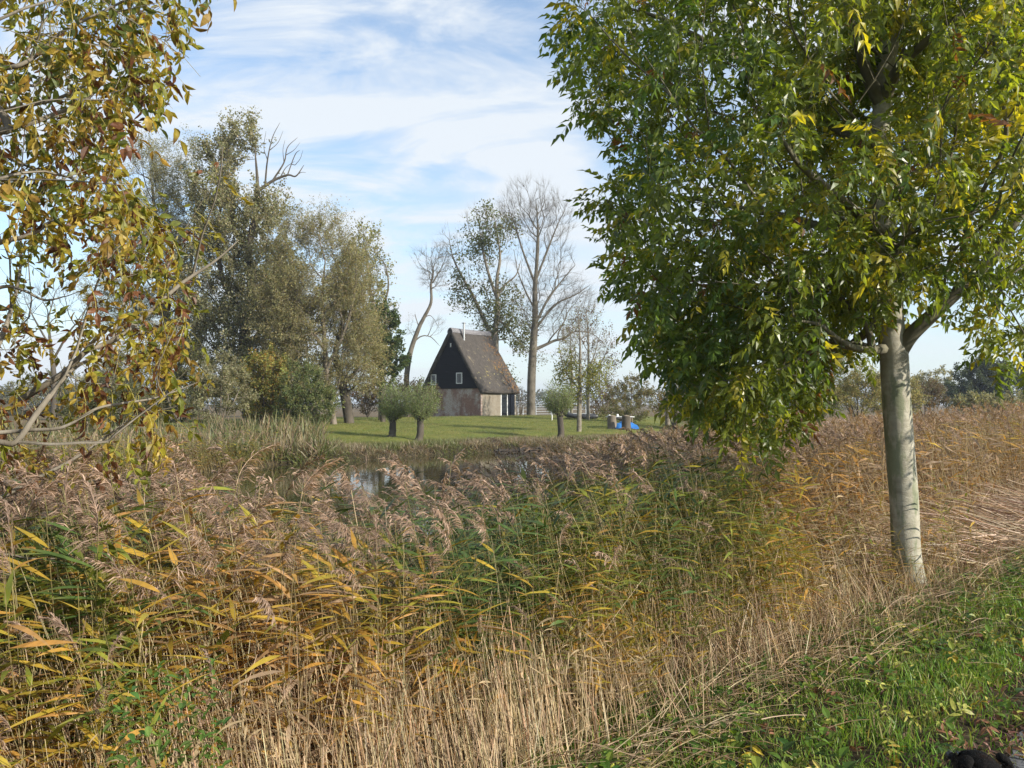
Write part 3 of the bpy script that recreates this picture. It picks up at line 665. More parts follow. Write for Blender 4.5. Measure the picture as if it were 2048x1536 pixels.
# left-hand distant trees
LD = 'grey trees far left beyond the pond'
for k, (px, py, rx, ry, d, lab) in enumerate([(70, 800, 60, 45, 120, 'low grey green tree at the far left edge'), (150, 790, 60, 55, 125, 'broad grey green tree behind the left branches'), (225, 765, 45, 70, 110, 'taller grey tree next to the far left willow')]):
    bgtree('willow_tree', lab, LD, d, [([(px, 862), (px + 3, py + ry * .3), (px, py - ry * .6)], [.3, .2, .05], None)], [(px, py, rx, ry), (px + rx * .4, py + ry * .3, rx * .7, ry * .6), (px - rx * .4, py + ry * .4, rx * .7, ry * .6)],
           320, .3, .015, [(.17, .17, .11), (.13, .14, .08), (.2, .18, .12)], 8000, .32, .6, m_bark_dark, 31 + k, tp=QL, twigs=300)
bgtree('bare_tree', 'bare spreading tree seen through the yellow leaves at the far left', LD, 85,
       [([(105, 850), (108, 760), (100, 680), (95, 620)], [.25, .2, .14, .05], None), ([(104, 700), (70, 640), (50, 600)], [.1, .06, .02], 0), ([(106, 720), (150, 650), (200, 630)], [.1, .06, .02], 0)],
       [(70, 610, 50, 40), (120, 600, 60, 50), (180, 620, 50, 35)], 400, .25, .01, OLG, 0, .1, .1, m_bark_dark, 35, twigs=900, twl=1.4)
# centre trees
CT = 'tall trees around the barn'
TW = (.2, .18, .15)
bgtree('bare_tree', 'thin bare tree leaning right, left of the barn', CT, 86,
       [([(812, 836), (813, 780), (814, 745), (822, 700), (838, 655), (848, 635), (862, 605), (862, 570), (866, 545), (862, 515)], [.26, .24, .22, .19, .16, .14, .11, .09, .07, .02], None),
        ([(838, 655), (832, 636), (830, 628)], [.05, .04, .03], 0), ([(848, 635), (862, 632), (878, 655)], [.05, .03, .015], 0),
        ([(828, 684), (842, 673), (860, 673), (880, 692)], [.08, .06, .045, .02], 0), ([(866, 565), (880, 540), (892, 515)], [.06, .04, .015], 0), ([(816, 730), (812, 718)], [.08, .05], 0)],
       [(848, 520, 24, 30), (880, 520, 22, 32), (868, 560, 26, 22), (825, 650, 10, 22), (874, 655, 16, 18)], 600, .26, .007, [(.14, .14, .06)], 160, .14, .1, m_bark_bare, 41, twigs=2000, twl=1.0, twr=.008)
bgtree('ash_tree', 'thinly leaved tree standing behind the barn roof, several rising limbs', CT, 90,
       [([(992, 836), (990, 720), (990, 670), (995, 620), (994, 560), (1000, 510), (990, 440)], [.4, .36, .32, .26, .19, .12, .03], None),
        ([(988, 680), (968, 640), (945, 590), (928, 560), (908, 520), (898, 480)], [.24, .2, .16, .12, .07, .03], 0),
        ([(996, 590), (1010, 570), (1032, 550), (1042, 520)], [.16, .11, .07, .03], 0),
        ([(995, 600), (975, 540), (962, 480), (958, 440)], [.17, .12, .08, .03], 0),
        ([(998, 640), (1020, 660), (1040, 685), (1052, 705)], [.13, .1, .07, .03], 0)],
       [(898, 490, 30, 36), (965, 450, 45, 42), (1000, 470, 38, 60), (945, 530, 48, 50), (1000, 550, 45, 50), (925, 590, 30, 45), (985, 610, 50, 40), (1020, 640, 36, 40), (1040, 690, 26, 22), (958, 650, 22, 30)],
       1500, .40, .009, [(.10, .12, .035), (.07, .09, .03), (.15, .15, .05)], 7800, .24, .35, m_bark_twig, 42, twigs=2600, twl=1.0, tp=QLB,
       leafells=[(925, 590, 26, 40), (1030, 660, 40, 40), (1000, 600, 45, 60), (965, 640, 30, 35), (945, 520, 45, 55), (985, 460, 60, 50), (1045, 690, 22, 20), (1018, 760, 10, 30)])
bgtree('bare_tree', 'tallest bare tree right of the barn with a wide fan of fine twigs', CT, 84,
       [([(1062, 824), (1063, 760), (1066, 700), (1070, 640), (1070, 580), (1074, 520), (1076, 460), (1072, 400)], [.42, .32, .29, .24, .19, .15, .10, .03], None),
        ([(1068, 700), (1090, 690), (1110, 681), (1130, 676), (1150, 663), (1185, 668), (1210, 690)], [.17, .14, .12, .1, .07, .04, .02], 0),
        ([(1070, 650), (1095, 600), (1125, 560), (1150, 530)], [.14, .1, .07, .03], 0),
        ([(1069, 660), (1110, 610), (1150, 590), (1180, 570)], [.13, .1, .06, .02], 0),
        ([(1072, 560), (1095, 500), (1115, 450), (1130, 420)], [.12, .09, .05, .02], 0),
        ([(1071, 570), (1045, 500), (1030, 450), (1015, 410)], [.12, .09, .05, .02], 0),
        ([(1070, 620), (1050, 580), (1035, 540), (1028, 500)], [.1, .08, .05, .02], 0)],
       [(1062, 415, 60, 58), (1100, 440, 50, 55), (1030, 430, 34, 45), (1085, 520, 66, 60), (1120, 590, 60, 55), (1150, 610, 45, 45), (1055, 600, 30, 60), (1160, 660, 50, 25), (1090, 640, 40, 40)],
       2400, .40, .0075, [(.15, .13, .07), (.12, .12, .05)], 900, .18, .3, m_bark_bare, 43, bf=.35, twigs=9000, twl=1.25, twr=.009, twup=.45,
       leafells=[(1050, 690, 22, 30), (1075, 720, 18, 25), (1060, 640, 22, 40)])
YG = [(.17, .18, .035), (.12, .14, .03), (.22, .2, .05)]
SD = [(.13, .075, .05), (.16, .10, .07), (.09, .06, .04)]
r1 = bgtree('young_ash_tree', 'young tree with pale trunk at the lawn edge, yellow green lower leaves', CT, 56,
       [([(1158, 858), (1159, 800), (1160, 740), (1160, 680), (1155, 625)], [.16, .13, .10, .06, .02], None), ([(1159, 780), (1130, 740), (1118, 690)], [.05, .035, .015], 0), ([(1160, 760), (1185, 720), (1200, 670)], [.05, .035, .015], 0)],
       [(1150, 660, 34, 34), (1165, 700, 42, 36), (1130, 720, 24, 40), (1190, 690, 30, 40), (1160, 750, 45, 36)], 700, .15, .006, YG, 3600, .13, .22, m_bark_twig, 44, twigs=1600, twl=.6, twr=.006, tp=QLB,
       leafells=[(1160, 760, 45, 40), (1190, 740, 35, 36), (1150, 800, 30, 14), (1135, 740, 25, 40)])
bgtree('young_ash_tree', 'young tree behind the pale trunk, reddish seed bunches in its upper twigs', CT, 74,
       [([(1176, 836), (1176, 780), (1177, 720), (1176, 660), (1172, 620)], [.15, .13, .10, .07, .02], None), ([(1176, 760), (1205, 720), (1222, 680)], [.06, .04, .015], 0)],
       [(1175, 640, 32, 30), (1195, 680, 36, 36), (1150, 670, 28, 34), (1200, 730, 36, 40), (1165, 740, 30, 40)], 700, .15, .006, SD + YG[:1], 2300, .14, .2, m_bark_twig, 45, twigs=1600, twl=.7, twr=.007, tp=QLB)
bgtree('young_ash_tree', 'slim tree left of the pale trunked pair, its stem rising from the black boat', CT, 80,
       [([(1143, 836), (1143, 790), (1143, 720), (1140, 660)], [.13, .11, .07, .02], None)],
       [(1140, 690, 22, 40), (1145, 740, 26, 34)], 300, .13, .006, YG, 800, .14, .2, m_bark_twig, 46, twigs=700, twl=.7, twr=.007)
# pollard willows
def pollard(label, d, px, py, h_px, crx, cry, ccy, seed, lean=0, cxo=5):
    g = np.random.default_rng(seed); b0 = P(px, py, d); gz = float(H(b0[0], b0[1])); hx = px + lean; kn = P(hx, py - h_px, d)
    root = thing('pollard_willow', (b0[0], b0[1], gz), label, 'tree', 'pollard willows on the bank')
    mb = MB(); b0 = np.array([b0[0], b0[1], gz - .08]); ph = kn[2] - gz
    path = smoothpath([b0, b0 * .6 + kn * .4 + [.05, 0, 0], kn, kn + [0.03, 0, .12]], 5, .012, seed)
    tube(mb, path, np.interp(np.linspace(0, 1, len(path)), [0, .1, .6, .8, .95, 1], [.27, .20, .17, .21, .33, .22]), 12)
    for k in range(9):
        a = g.uniform(0, 6.28); dr_ = np.array([math.cos(a), math.sin(a), .8]); p0 = kn + [0, 0, .0]
        tube(mb, [p0 + dr_ * .08, p0 + dr_ * .26, p0 + dr_ * .44], [.14, .13, .06], 7)
    mb.build('trunk', m_bark_dark, root, True)
    sc_ = d / F; cc = P(px + lean + cxo, ccy, d); rx, ry = crx * sc_, cry * sc_
    mb = MB(); lp = []
    N = 170
    for k in range(N):
        v = nrm(g.normal(0, 1, 3)); v[2] = v[2] * .9 + .25; e = cc + v * np.array([rx, rx, ry]) * g.uniform(.62, 1.22)
        if e[2] < kn[2] - .3: e[2] = kn[2] + g.uniform(-.3, .3)
        s0 = kn + g.normal(0, .12, 3) + [0, 0, .1]; mid = s0 * .5 + e * .5 + np.array([0, 0, -.0]) + (e - s0) * np.array([.12, .12, -.05])
        pp = smoothpath([s0, mid, e], 3); tube(mb, pp, np.linspace(.014, .004, len(pp)), 3, cap=False); lp.append(pp[2:])
    mb.build('branches', m_bark_twig, root, True)
    lp = np.concatenate(lp); mb = MB()
    leaves(mb, lp, 10500, .10, .10, [(.16, .21, .08), (.21, .245, .11), (.11, .155, .05), (.25, .27, .13)], g, QLW, -.2)
    mb.build('crown', m_bgleaf, root)
pollard('round pollard willow on the bank, left of the pair in front of the barn', 47.5, 783, 866, 28, 33, 37, 810, 51, 2, 4)
pollard('round pollard willow nearest the brick wall, thick crooked trunk', 46.5, 837, 870, 34, 34, 42, 808, 52, 4, 3)
pollard('smaller pollard willow alone right of the barn with upright shoots', 51, 1121, 856, 27, 30, 32, 802, 53, -2, -2)
# right of the barn
RG = 'bushes and trees right of the lawn'
bush('olive bush with orange tinted leaves behind the blue tarpaulin', 80, 1262, 838, [(1262, 790, 40, 38), (1240, 800, 26, 30), (1288, 805, 22, 30), (1268, 765, 20, 16)], [(.15, .15, .06), (.19, .13, .05), (.10, .11, .04), (.2, .19, .10)], 6500, .17, 61, RG)
bush('rust coloured low shrubs at the end of the lawn left of the olive bush', 88, 1212, 836, [(1210, 795, 18, 30), (1205, 815, 26, 16)], [(.14, .08, .05), (.10, .07, .04), (.15, .12, .05)], 1600, .18, 62, RG)
bush('dry grassy scrub directly behind the garden table', 72, 1245, 842, [(1225, 830, 28, 12), (1262, 832, 26, 12)], [(.17, .15, .06), (.12, .13, .04)], 2500, .14, 63, RG, npts=120, twigs=400)
bgtree('willow_tree', 'feathery yellow tinged tree just left of the big green crown', RG, 70,
       [([(1335, 850), (1337, 790), (1342, 740), (1338, 690), (1325, 640)], [.2, .17, .12, .07, .02], None), ([(1340, 760), (1315, 710), (1298, 690)], [.07, .05, .02], 0)],
       [(1312, 705, 30, 26), (1340, 650, 34, 40), (1345, 730, 38, 36), (1365, 780, 30, 30)], 700, .2, .007, [(.2, .18, .08), (.16, .15, .06), (.22, .19, .06)], 3600, .15, .25, m_bark_twig, 64, twigs=2000, twl=.8, twr=.007)
bush('golden brown bush under the feathery tree', 66, 1345, 852, [(1345, 808, 36, 28), (1390, 800, 34, 36)], [(.17, .14, .05), (.12, .11, .04), (.2, .13, .05)], 5000, .16, 65, RG)
for k, (px, py, rx, ry, d, cols, lab, yb) in enumerate([
    (1470, 790, 60, 50, 62, OLY, 'olive bush hidden behind the hanging ash leaves', 850),
    (1560, 785, 55, 48, 66, DKG + OLY[:1], 'dark bush behind the tip of the hanging ash branch', 850),
    (1640, 760, 60, 62, 60, DKG + OLG[:2], 'dark green tree behind the low ash limb', 850),
    (1715, 775, 52, 62, 48, OLY + [(.13, .15, .04)], 'olive willow just left of the ash trunk', 850),
    (1800, 790, 40, 40, 66, OLY, 'olive bush partly hidden by the ash trunk', 848),
    (1850, 790, 38, 26, 70, [(.14, .09, .06), (.11, .08, .05), (.10, .10, .04)], 'reddish brown bush right of the ash trunk', 845),
    (1868, 762, 42, 26, 110, OLG, 'grey green treetops above the reddish bush', 845)]):
    bush(lab, d, px, yb, [(px, py, rx, ry), (px + rx * .5, py + ry * .35, rx * .6, ry * .6), (px - rx * .5, py + ry * .35, rx * .6, ry * .6)], cols, int(rx * ry * 5), .0022 * d, 70 + k, RG, sig=.3, twigs=500, npts=240)
bgtree('dark_tree', 'large domed dark green tree at the far right above the reeds', RG, 100,
       [([(1985, 850), (1985, 800), (1980, 760), (1985, 735)], [.4, .3, .2, .05], None)], [(1965, 762, 55, 38), (2030, 772, 60, 38), (1930, 785, 38, 30), (2000, 800, 100, 32), (1965, 742, 34, 18), (2060, 760, 40, 30)],
       420, .4, .015, [(.055, .075, .04), (.08, .10, .05), (.045, .06, .03)], 40000, .28, .5, m_bark_dark, 81, tp=QL)
bush('pale willow scrub at the right edge in front of the domed tree', 60, 2010, 850, [(1960, 812, 50, 16), (2040, 812, 40, 20)], OLG, 6000, .17, 82, RG)
# far tree line, one mass
g = np.random.default_rng(90)
mb = MB()
xs = np.linspace(-520, 620, 620); lp = []
for x in xs:
    y_ = 390 + 60 * math.sin(x * .013) + g.uniform(-15, 15); h_ = 5 + 8 * float(fbm(np.array(x * .03), np.array(1.0), 41)) + (6 if g.random() < .05 else 0)
    k = int(h_ * 4); z_ = -1 + h_ * np.sqrt(g.random(k)); wd = 2.4 * (1 - (z_ / (h_ + .5)) ** 2 * .6)
    lp.append(np.stack([x + g.normal(0, 1, k) * wd * .6, y_ + g.normal(0, 1, k) * wd, z_], 1))
lp = np.concatenate(lp)
leaves(mb, lp, 60000, 1.1, .5, [(.09, .10, .07), (.12, .11, .07), (.07, .085, .05)], g, QLB)
tag(mb.build('distant_wood', m_bgleaf), 'grey blue belt of woodland along the horizon', 'woodland', kind='stuff')
# ------------------------------------------------------------------ ash leaves
def leaflet(L, W, seg, fold, droop, curl=0):
    V = [(0, 0, 0)]; u = [0]; prof = {1: [(.42, 1)], 2: [(.28, .86), (.62, .82)], 3: [(.2, .7), (.45, 1), (.75, .6)]}[seg]
    for (x, w_) in prof:
        z = -droop * x * x * L
        V += [(x * L, w_ * W / 2, z + fold * W * w_), (x * L, 0, z), (x * L, -w_ * W / 2, z + fold * W * w_ + curl * W * x)]; u += [x, x, x]
    V.append((L, 0, -droop * L)); u.append(1); T = [(0, 2, 1), (0, 3, 2)]
    for k in range(len(prof) - 1):
        a = 1 + 3 * k; b_ = a + 3
        T += [(a, a + 1, b_ + 1), (a, b_ + 1, b_), (a + 1, a + 2, b_ + 2), (a + 1, b_ + 2, b_ + 1)]
    a = 1 + 3 * (len(prof) - 1); e = len(V) - 1; T += [(a, a + 1, e), (a + 1, a + 2, e)]
    return np.array(V, float), np.array(T), np.array(u)
def pinnate(g, pairs=4, L=.24, lf=.085, wf=.027, seg=1, droop=.25, fold=.18, hang=.5, messy=.25):
    """compound leaf: rachis along +x curving down, paired leaflets"""
    Vs, Ts, Us, Ks = [], [], [], []; n = 0
    def rach(s): return np.array([s * L, 0, -droop * L * s * s]);
    rw = .0022
    k = 5; ss = np.linspace(0, 1, k); V = []
    for s in ss:
        p = rach(s); V += [p + [0, rw * (1 - .5 * s), 0], p - [0, rw * (1 - .5 * s), 0]]
    T = []
    for a in range(k - 1): T += [(2 * a, 2 * a + 1, 2 * a + 3), (2 * a, 2 * a + 3, 2 * a + 2)]
    Vs.append(np.array(V)); Ts.append(np.array(T)); Us.append(np.zeros(2 * k)); Ks.append(np.full(2 * k, -1.)); n += 2 * k
    def put(s, ang, sz):
        nonlocal n
        V, T, u = leaflet(lf * sz, wf * sz * g.uniform(.85, 1.2), seg, fold * g.uniform(.3, 1.6), g.uniform(.05, .45), g.normal(0, .3))
        roll = g.normal(0, messy * 1.6); c, s_ = math.cos(roll), math.sin(roll); V = V @ np.array([[1, 0, 0], [0, c, s_], [0, -s_, c]])
        pit = g.normal(hang, messy); c, s_ = math.cos(pit), math.sin(pit); V = V @ np.array([[c, 0, -s_], [0, 1, 0], [s_, 0, c]])
        c, s_ = math.cos(ang), math.sin(ang); V = V @ np.array([[c, s_, 0], [-s_, c, 0], [0, 0, 1]])
        Vs.append(V + rach(s)); Ts.append(T + n); Us.append(u); Ks.append(np.full(len(V), g.random())); n += len(V)
    for q in range(pairs):
        s = .3 + .6 * q / max(1, pairs - 1); sz = 1 - .25 * abs(q - pairs * .45) / pairs
        for sd_ in (1, -1):
            if g.random() < .06: continue
            put(s + g.normal(0, .012), sd_ * g.normal(.95, .16), sz * g.uniform(.8, 1.1))
    put(1, g.normal(0, .15), 1.05)
    return dict(V=np.concatenate(Vs), T=np.concatenate(Ts), u=np.concatenate(Us), k=np.concatenate(Ks))
g = np.random.default_rng(100)
ASH = [pinnate(g, g.integers(3, 6), g.uniform(.2, .28), .092, .038, 1, g.uniform(.2, .7), hang=.5) for _ in range(10)]
def ash_leaves(mb, tips_p, tips_d, per, tmpl, g, colf, size=1.0, out=.7, down=.35, spread=.9):
    n = len(tips_p) * per; i = np.repeat(np.arange(len(tips_p)), per)
    d = nrm(tips_d[i] * out + nrm(g.normal(0, 1, (n, 3))) * spread + np.array([0, 0, -down]))
    pos = tips_p[i] - tips_d[i] * g.uniform(0, .10, (n, 1)); up = nrm(np.array([0, 0, 1.]) + g.normal(0, .35, (n, 3)))
    R = frames(d, up); w_ = g.integers(0, len(tmpl), n); sc_ = size * g.uniform(.7, 1.2, n); base, seedv = colf(n, i, pos)
    for k, tp in enumerate(tmpl):
        m = w_ == k
        if not m.any(): continue
        c = tp_col(tp, base[m], seedv[m], g); scatter(mb, tp, pos[m], R[m], sc_[m], c)
def tp_col_green(tp, base, sv, g):
    c = base[:, None, :] * (1 + .22 * (tp['k'] - .5))[None, :, None]; c = c * np.ones((1, len(tp['V']), 1))
    r = tp['k'] < 0; c[:, r, :] = (.16, .16, .06); return c
tp_col = tp_col_green
# -------- big ash at the right, on the path verge
CR = [(1105, -900), (1112, 40), (1108, 90), (1150, 130), (1140, 225), (1185, 245), (1235, 260), (1215, 330), (1190, 370), (1185, 440), (1205, 500), (1196, 560), (1225, 590), (1290, 600), (1262, 650), (1300, 690), (1350, 720), (1345, 790), (1385, 825), (1480, 860), (1580, 868), (1635, 830), (1655, 790), (1640, 735), (1735, 690), (1790, 610),
      (1850, 555), (1900, 590), (1940, 650), (1995, 700), (2060, 735), (2600, 740), (2900, -900)]
g = np.random.default_rng(101)
TR = np.array([3.58, 7.87, 0.0]); DR = 7.8
def PP(*a): return [P(x, y, DR + (d_[0] if d_ else 0)) for x, y, *d_ in a]
spec = [([TR + [.02, 0, -.12]] + PP((1815, 1120), (1808, 1000), (1800, 900), (1793, 800), (1787, 700), (1779, 640), (1775, 540), (1768, 430), (1762, 300), (1770, 160), (1790, 20), (1800, -150), (1795, -350), (1800, -600)),
         [.128, .117, .114, .114, .113, .113, .112, .12, .10, .09, .085, .075, .06, .05, .04, .02], None),
        (PP((1795, 705), (1822, 670, -.1), (1870, 625, -.2), (1930, 570, -.3), (1985, 510, -.4), (2040, 430, -.5), (2110, 330, -.6), (2180, 200, -.7)), [.085, .068, .06, .052, .045, .038, .028, .02], 0),
        (PP((1775, 650), (1745, 655, .2), (1690, 700, .5), (1620, 742, .8), (1560, 775, 1.0), (1480, 800, 1.2), (1430, 800, 1.3)), [.06, .045, .038, .03, .025, .018, .008], 0),
        (PP((1776, 697), (1745, 700, -.2), (1715, 697, -.5), (1680, 680, -.8), (1640, 650, -1.1), (1590, 640, -1.4)), [.05, .034, .028, .022, .016, .008], 0),
        (PP((1765, 210), (1735, 150, -.1), (1715, 80, -.2), (1680, 0, -.3), (1640, -120, -.4)), [.07, .055, .045, .035, .02], 0),
        (PP((1766, 215), (1760, 120, .3), (1750, 20, .5), (1730, -120, .6)), [.06, .045, .035, .02], 0),
        (PP((1768, 200), (1795, 140, -.3), (1850, 85, -.6), (1920, 30, -.8)), [.06, .05, .035, .015], 0),
        (PP((1772, 470), (1720, 430, -.5), (1660, 380, -1.0), (1600, 330, -1.5), (1560, 270, -1.8)), [.055, .042, .032, .022, .01], 0),
        (PP((1774, 520), (1700, 480, .2), (1600, 440, .4), (1500, 420, .5), (1400, 400, .6), (1300, 380, .6)), [.06, .045, .035, .028, .018, .008], 0),
        (PP((1763, 330), (1690, 270, .3), (1580, 190, .5), (1460, 110, .6), (1330, 40, .6), (1230, 10, .6)), [.06, .045, .036, .028, .02, .01], 0),
        (PP((1775, 560), (1700, 560, -.5), (1620, 575, -.8), (1540, 590, -1.0)), [.045, .03, .016, .005], 0),
        (PP((1770, 400), (1850, 340, .6), (1940, 260, 1.1), (2030, 180, 1.5)), [.055, .04, .028, .012], 0),
        (PP((1690, 700, .5), (1600, 690, .3), (1480, 660, .1), (1380, 640, 0)), [.03, .022, .015, .006], 2),
        (PP((1560, 775, 1.0), (1545, 830, .8), (1530, 870, .7)), [.018, .012, .005], 2)]
nodes, par, rr = chains(spec)
N = 4700; c0 = np.array([3.2, 7.8, 4.9]); pts = []
while len(pts) < N:
    v = nrm(g.normal(0, 1, (4000, 3))) * (g.random((4000, 1)) ** .42); q = c0 + v * np.array([3.15, 2.75, 3.9])
    q2 = np.array([2.5, 7.7, 2.45]) + v * np.array([1.35, 1.5, 1.25]); q = np.concatenate([q, q2[:900]])
    px, py, f_ = proj(q); ok = inpoly(px, py, CR) & (q[:, 2] > 1.25)
    vis = (py > -150) & (px < 2150); ok &= vis | (g.random(len(q)) < .35)
    # airy gaps in the crown
    gp = fbm(q[:, 0] * 1.6, q[:, 2] * 1.6 + q[:, 1] * .8, 61); ok &= gp > .42
    fk = (px > 1650) & (px < 1830) & (py > 40) & (py < 240) & (q[:, 1] < 7.75); ok &= ~(fk & (g.random(len(q)) < .75))
    hole = (px > 1655) & (px < 1760) & (py > 640) & (py < 830); ok &= ~(hole & (g.random(len(q)) < .8))
    pts.extend(q[ok].tolist())
pts = np.array(pts[:N])
nodes, par, ch, cnt, r, tips = grow(nodes, par, pts, .10, .0026, .35, 2, rr, zmin=-50)
ash = thing('ash_tree', TR, 'big leafy green ash with a smooth pale grey trunk on the verge at the right', 'tree', 'roadside ash trees')
mb = MB(); mt_ = MB(); tubes_from(mb, nodes, par, ch, cnt, r, (.2, .2, .2), first=mt_)
mt_.build('trunk', m_bark_ash, ash, True); mb.build('branches', m_bark_limb, ash, True)
mb = MB(); kx = P(1806, 716, DR - .123)
aa = np.linspace(0, 2 * math.pi, 25)
for rr_, tr_ in ((.055, .014), (.030, .012)): tube(mb, [kx + np.array([rr_ * math.cos(a) * .9 + .0, .012 + .25 * abs(math.cos(a)) * rr_, rr_ * 1.15 * math.sin(a)]) for a in aa], tr_, 6, cap=False)
mb.build('branch_scar', m_bark_ash, ash, True)
tn = np.array([i for i in range(len(nodes)) if cnt[i] <= 2 and i >= len(rr)])
td = nrm(nodes[tn] - nodes[par[tn]])
def col_ash(n, i, pos):
    t_ = fbm(pos[:, 0] * 1.3 + 3, pos[:, 2] * 1.3, 71) ; s_ = fbm(pos[:, 0] * 4, pos[:, 2] * 4 + pos[:, 1] * 3, 72)
    dark = np.array([.068, .118, .028]); mid = np.array([.175, .205, .032]); yel = np.array([.36, .32, .035])
    a = np.clip((s_ - .30) * 2.2 + (t_ - .45) * .9 + .10 * (pos[:, 0] - 2.2), 0, 1)[:, None]; c = dark * (1 - a) + mid * a
    yy = ((pos[:, 0] > 2.6) * .06 + .05 + (t_ > .56) * .12)
    m = (g.random(n) < yy); c[m] = yel * g.uniform(.6, 1.2, (m.sum(), 1))
    b_ = g.random(n) < .012; c[b_] = (.16, .07, .03)
    return c * g.uniform(.75, 1.25, (n, 1)), None
def tpc(tp, base, sv, g): return tp_col_green(tp, base, sv, g)
tp_col = lambda tp, base, sv, g: tp_col_green(tp, base, None, g)
def ash_leaves2(mb, P_, D_, per, tmpl, colf, **k):
    n = len(P_) * per
    global tp_col
    ash_leaves_core(mb, P_, D_, per, tmpl, colf, **k)
def ash_leaves_core(mb, tips_p, tips_d, per, tmpl, colf, colt=tp_col_green, size=1.0, out=.7, down=.35, spread=.9, g=g):
    n = len(tips_p) * per; i = np.repeat(np.arange(len(tips_p)), per)
    d = nrm(tips_d[i] * out + nrm(g.normal(0, 1, (n, 3))) * spread + np.array([0, 0, -down]))
    pos = tips_p[i] - tips_d[i] * g.uniform(0, .10, (n, 1)); up = nrm(np.array([0, 0, 1.]) + g.normal(0, .35, (n, 3)))
    R = frames(d, up); w_ = g.integers(0, len(tmpl), n); sc_ = size * g.uniform(.7, 1.2, n); base, _ = colf(n, i, pos)
    for k, tp in enumerate(tmpl):
        m = w_ == k
        if m.any(): scatter(mb, tp, pos[m], R[m], sc_[m], colt(tp, base[m], None, g))
mb = MB(); ash_leaves_core(mb, nodes[tn], td, 3, ASH, col_ash)
print('right ash leaves', len(tn) * 3)
mb.build('crown', m_ash, ash)

# -------- yellowing ash at the left, near the camera
g = np.random.default_rng(103)
TL = np.array([-2.75, .95, 0.0]); 
def PD(*a): return [P(x, y, d_) for x, y, d_ in a]
tk = [TL + [0, 0, -.1], TL + [.01, .01, .8], TL + [.03, .02, 1.6], TL + [.02, .03, 2.4], TL + [.0, .05, 3.2], TL + [0.05, .1, 4.2], TL + [0, .1, 5.4]]
ctr = lambda z: TL + np.array([.02, .03, z])
spec = [(tk, [.16, .13, .12, .115, .09, .06, .02], None),
        ([ctr(1.35)] + PD((-520, 1000, 3.1), (-150, 905, 3.9), (0, 823, 4.0), (77, 778, 4.02), (133, 741, 4.05), (170, 704, 4.05), (205, 690, 4.1), (240, 672, 4.1), (299, 624, 4.15), (363, 567, 4.2), (430, 522, 4.25), (478, 480, 4.3)), [.05, .030, .018, .0165, .015, .014, .013, .011, .012, .011, .009, .006, .003], 0),
        (PD((170, 704, 4.05), (190, 680, 4.0), (212, 660, 3.98), (232, 648, 3.95)), [.011, .009, .006, .003], 1),
        (PD((387, 548, 4.22), (393, 520, 4.2), (405, 470, 4.15), (430, 400, 4.1), (442, 340, 4.1), (446, 292, 4.1)), [.009, .0075, .006, .005, .004, .0025], 1),
        ([ctr(1.5)] + PD((-600, 900, 2.9), (-200, 880, 3.5), (0, 865, 3.7), (60, 860, 3.7), (115, 857, 3.72), (150, 843, 3.75), (188, 822, 3.8)), [.034, .024, .013, .0095, .0085, .0075, .006, .004], 0),
        (PD((150, 843, 3.75), (200, 815, 3.9), (290, 800, 4.0), (330, 790, 4.05), (395, 765, 4.1)), [.006, .006, .005, .004, .002], 4),
        ([ctr(1.15)] + PD((-600, 960, 2.9), (-200, 900, 3.4), (0, 884, 3.6), (100, 889, 3.62), (160, 886, 3.65), (212, 884, 3.7), (232, 868, 3.7), (270, 838, 3.75), (320, 800, 3.8), (352, 777, 3.85)), [.03, .02, .011, .008, .0075, .007, .0075, .007, .006, .004, .0025], 0),
        ([ctr(.8)] + PD((-700, 1200, 2.6), (-200, 1110, 3.2), (0, 1108, 3.4), (60, 1117, 3.42), (130, 1116, 3.45), (165, 1108, 3.47), (205, 1098, 3.5), (245, 1072, 3.5)), [.026, .018, .01, .007, .006, .005, .0045, .003, .0018], 0),
        ([ctr(2.2)] + PD((-450, 420, 2.6), (-100, 300, 3.3), (0, 262, 3.5), (60, 246, 3.55), (110, 228, 3.6), (165, 205, 3.65), (205, 165, 3.7), (218, 145, 3.7)), [.034, .022, .015, .012, .011, .01, .008, .006, .004], 0),
        ([ctr(2.4)] + PD((-450, 200, 2.6), (-100, 160, 3.2), (0, 138, 3.3), (40, 130, 3.3), (80, 105, 3.35), (130, 60, 3.4), (250, 0, 3.5), (330, -60, 3.5)), [.03, .02, .013, .010, .009, .008, .006, .004, .003], 0),
        ([ctr(1.9)] + PD((-450, 620, 2.7), (-100, 520, 3.4), (0, 485, 3.7), (60, 470, 3.75), (110, 442, 3.8), (200, 420, 3.9)), [.045, .03, .018, .011, .009, .007, .003], 0),
        ([ctr(1.7)] + PD((-450, 760, 2.8), (-100, 620, 3.5), (0, 575, 3.8), (45, 580, 3.8), (90, 600, 3.8), (140, 590, 3.8)), [.04, .026, .014, .008, .006, .005, .002], 0),
        ([ctr(2.9), TL + [.9, 1.0, 4.0], TL + [1.6, 1.6, 4.8]], [.05, .03, .01], 0), ([ctr(2.6), TL + [-.9, .2, 3.4], TL + [-1.8, .4, 4.2]], [.05, .03, .01], 0), ([ctr(3.0), TL + [.2, -1.0, 4.0], TL + [.3, -1.8, 4.6]], [.05, .03, .01], 0)]
nodes, par, rr = chains(spec)
YL = [(-400, -500), (430, -500), (425, -40), (400, 10), (395, 65), (330, 170), (255, 215), (240, 300), (265, 340), (310, 400), (360, 470), (395, 420), (425, 300), (465, 300), (455, 400), (480, 440), (475, 500), (425, 545), (395, 590), (385, 660), (410, 720), (405, 780), (330, 850), (290, 930), (215, 985), (90, 960), (60, 1100), (-60, 1120), (-400, 1150)]
pts = []
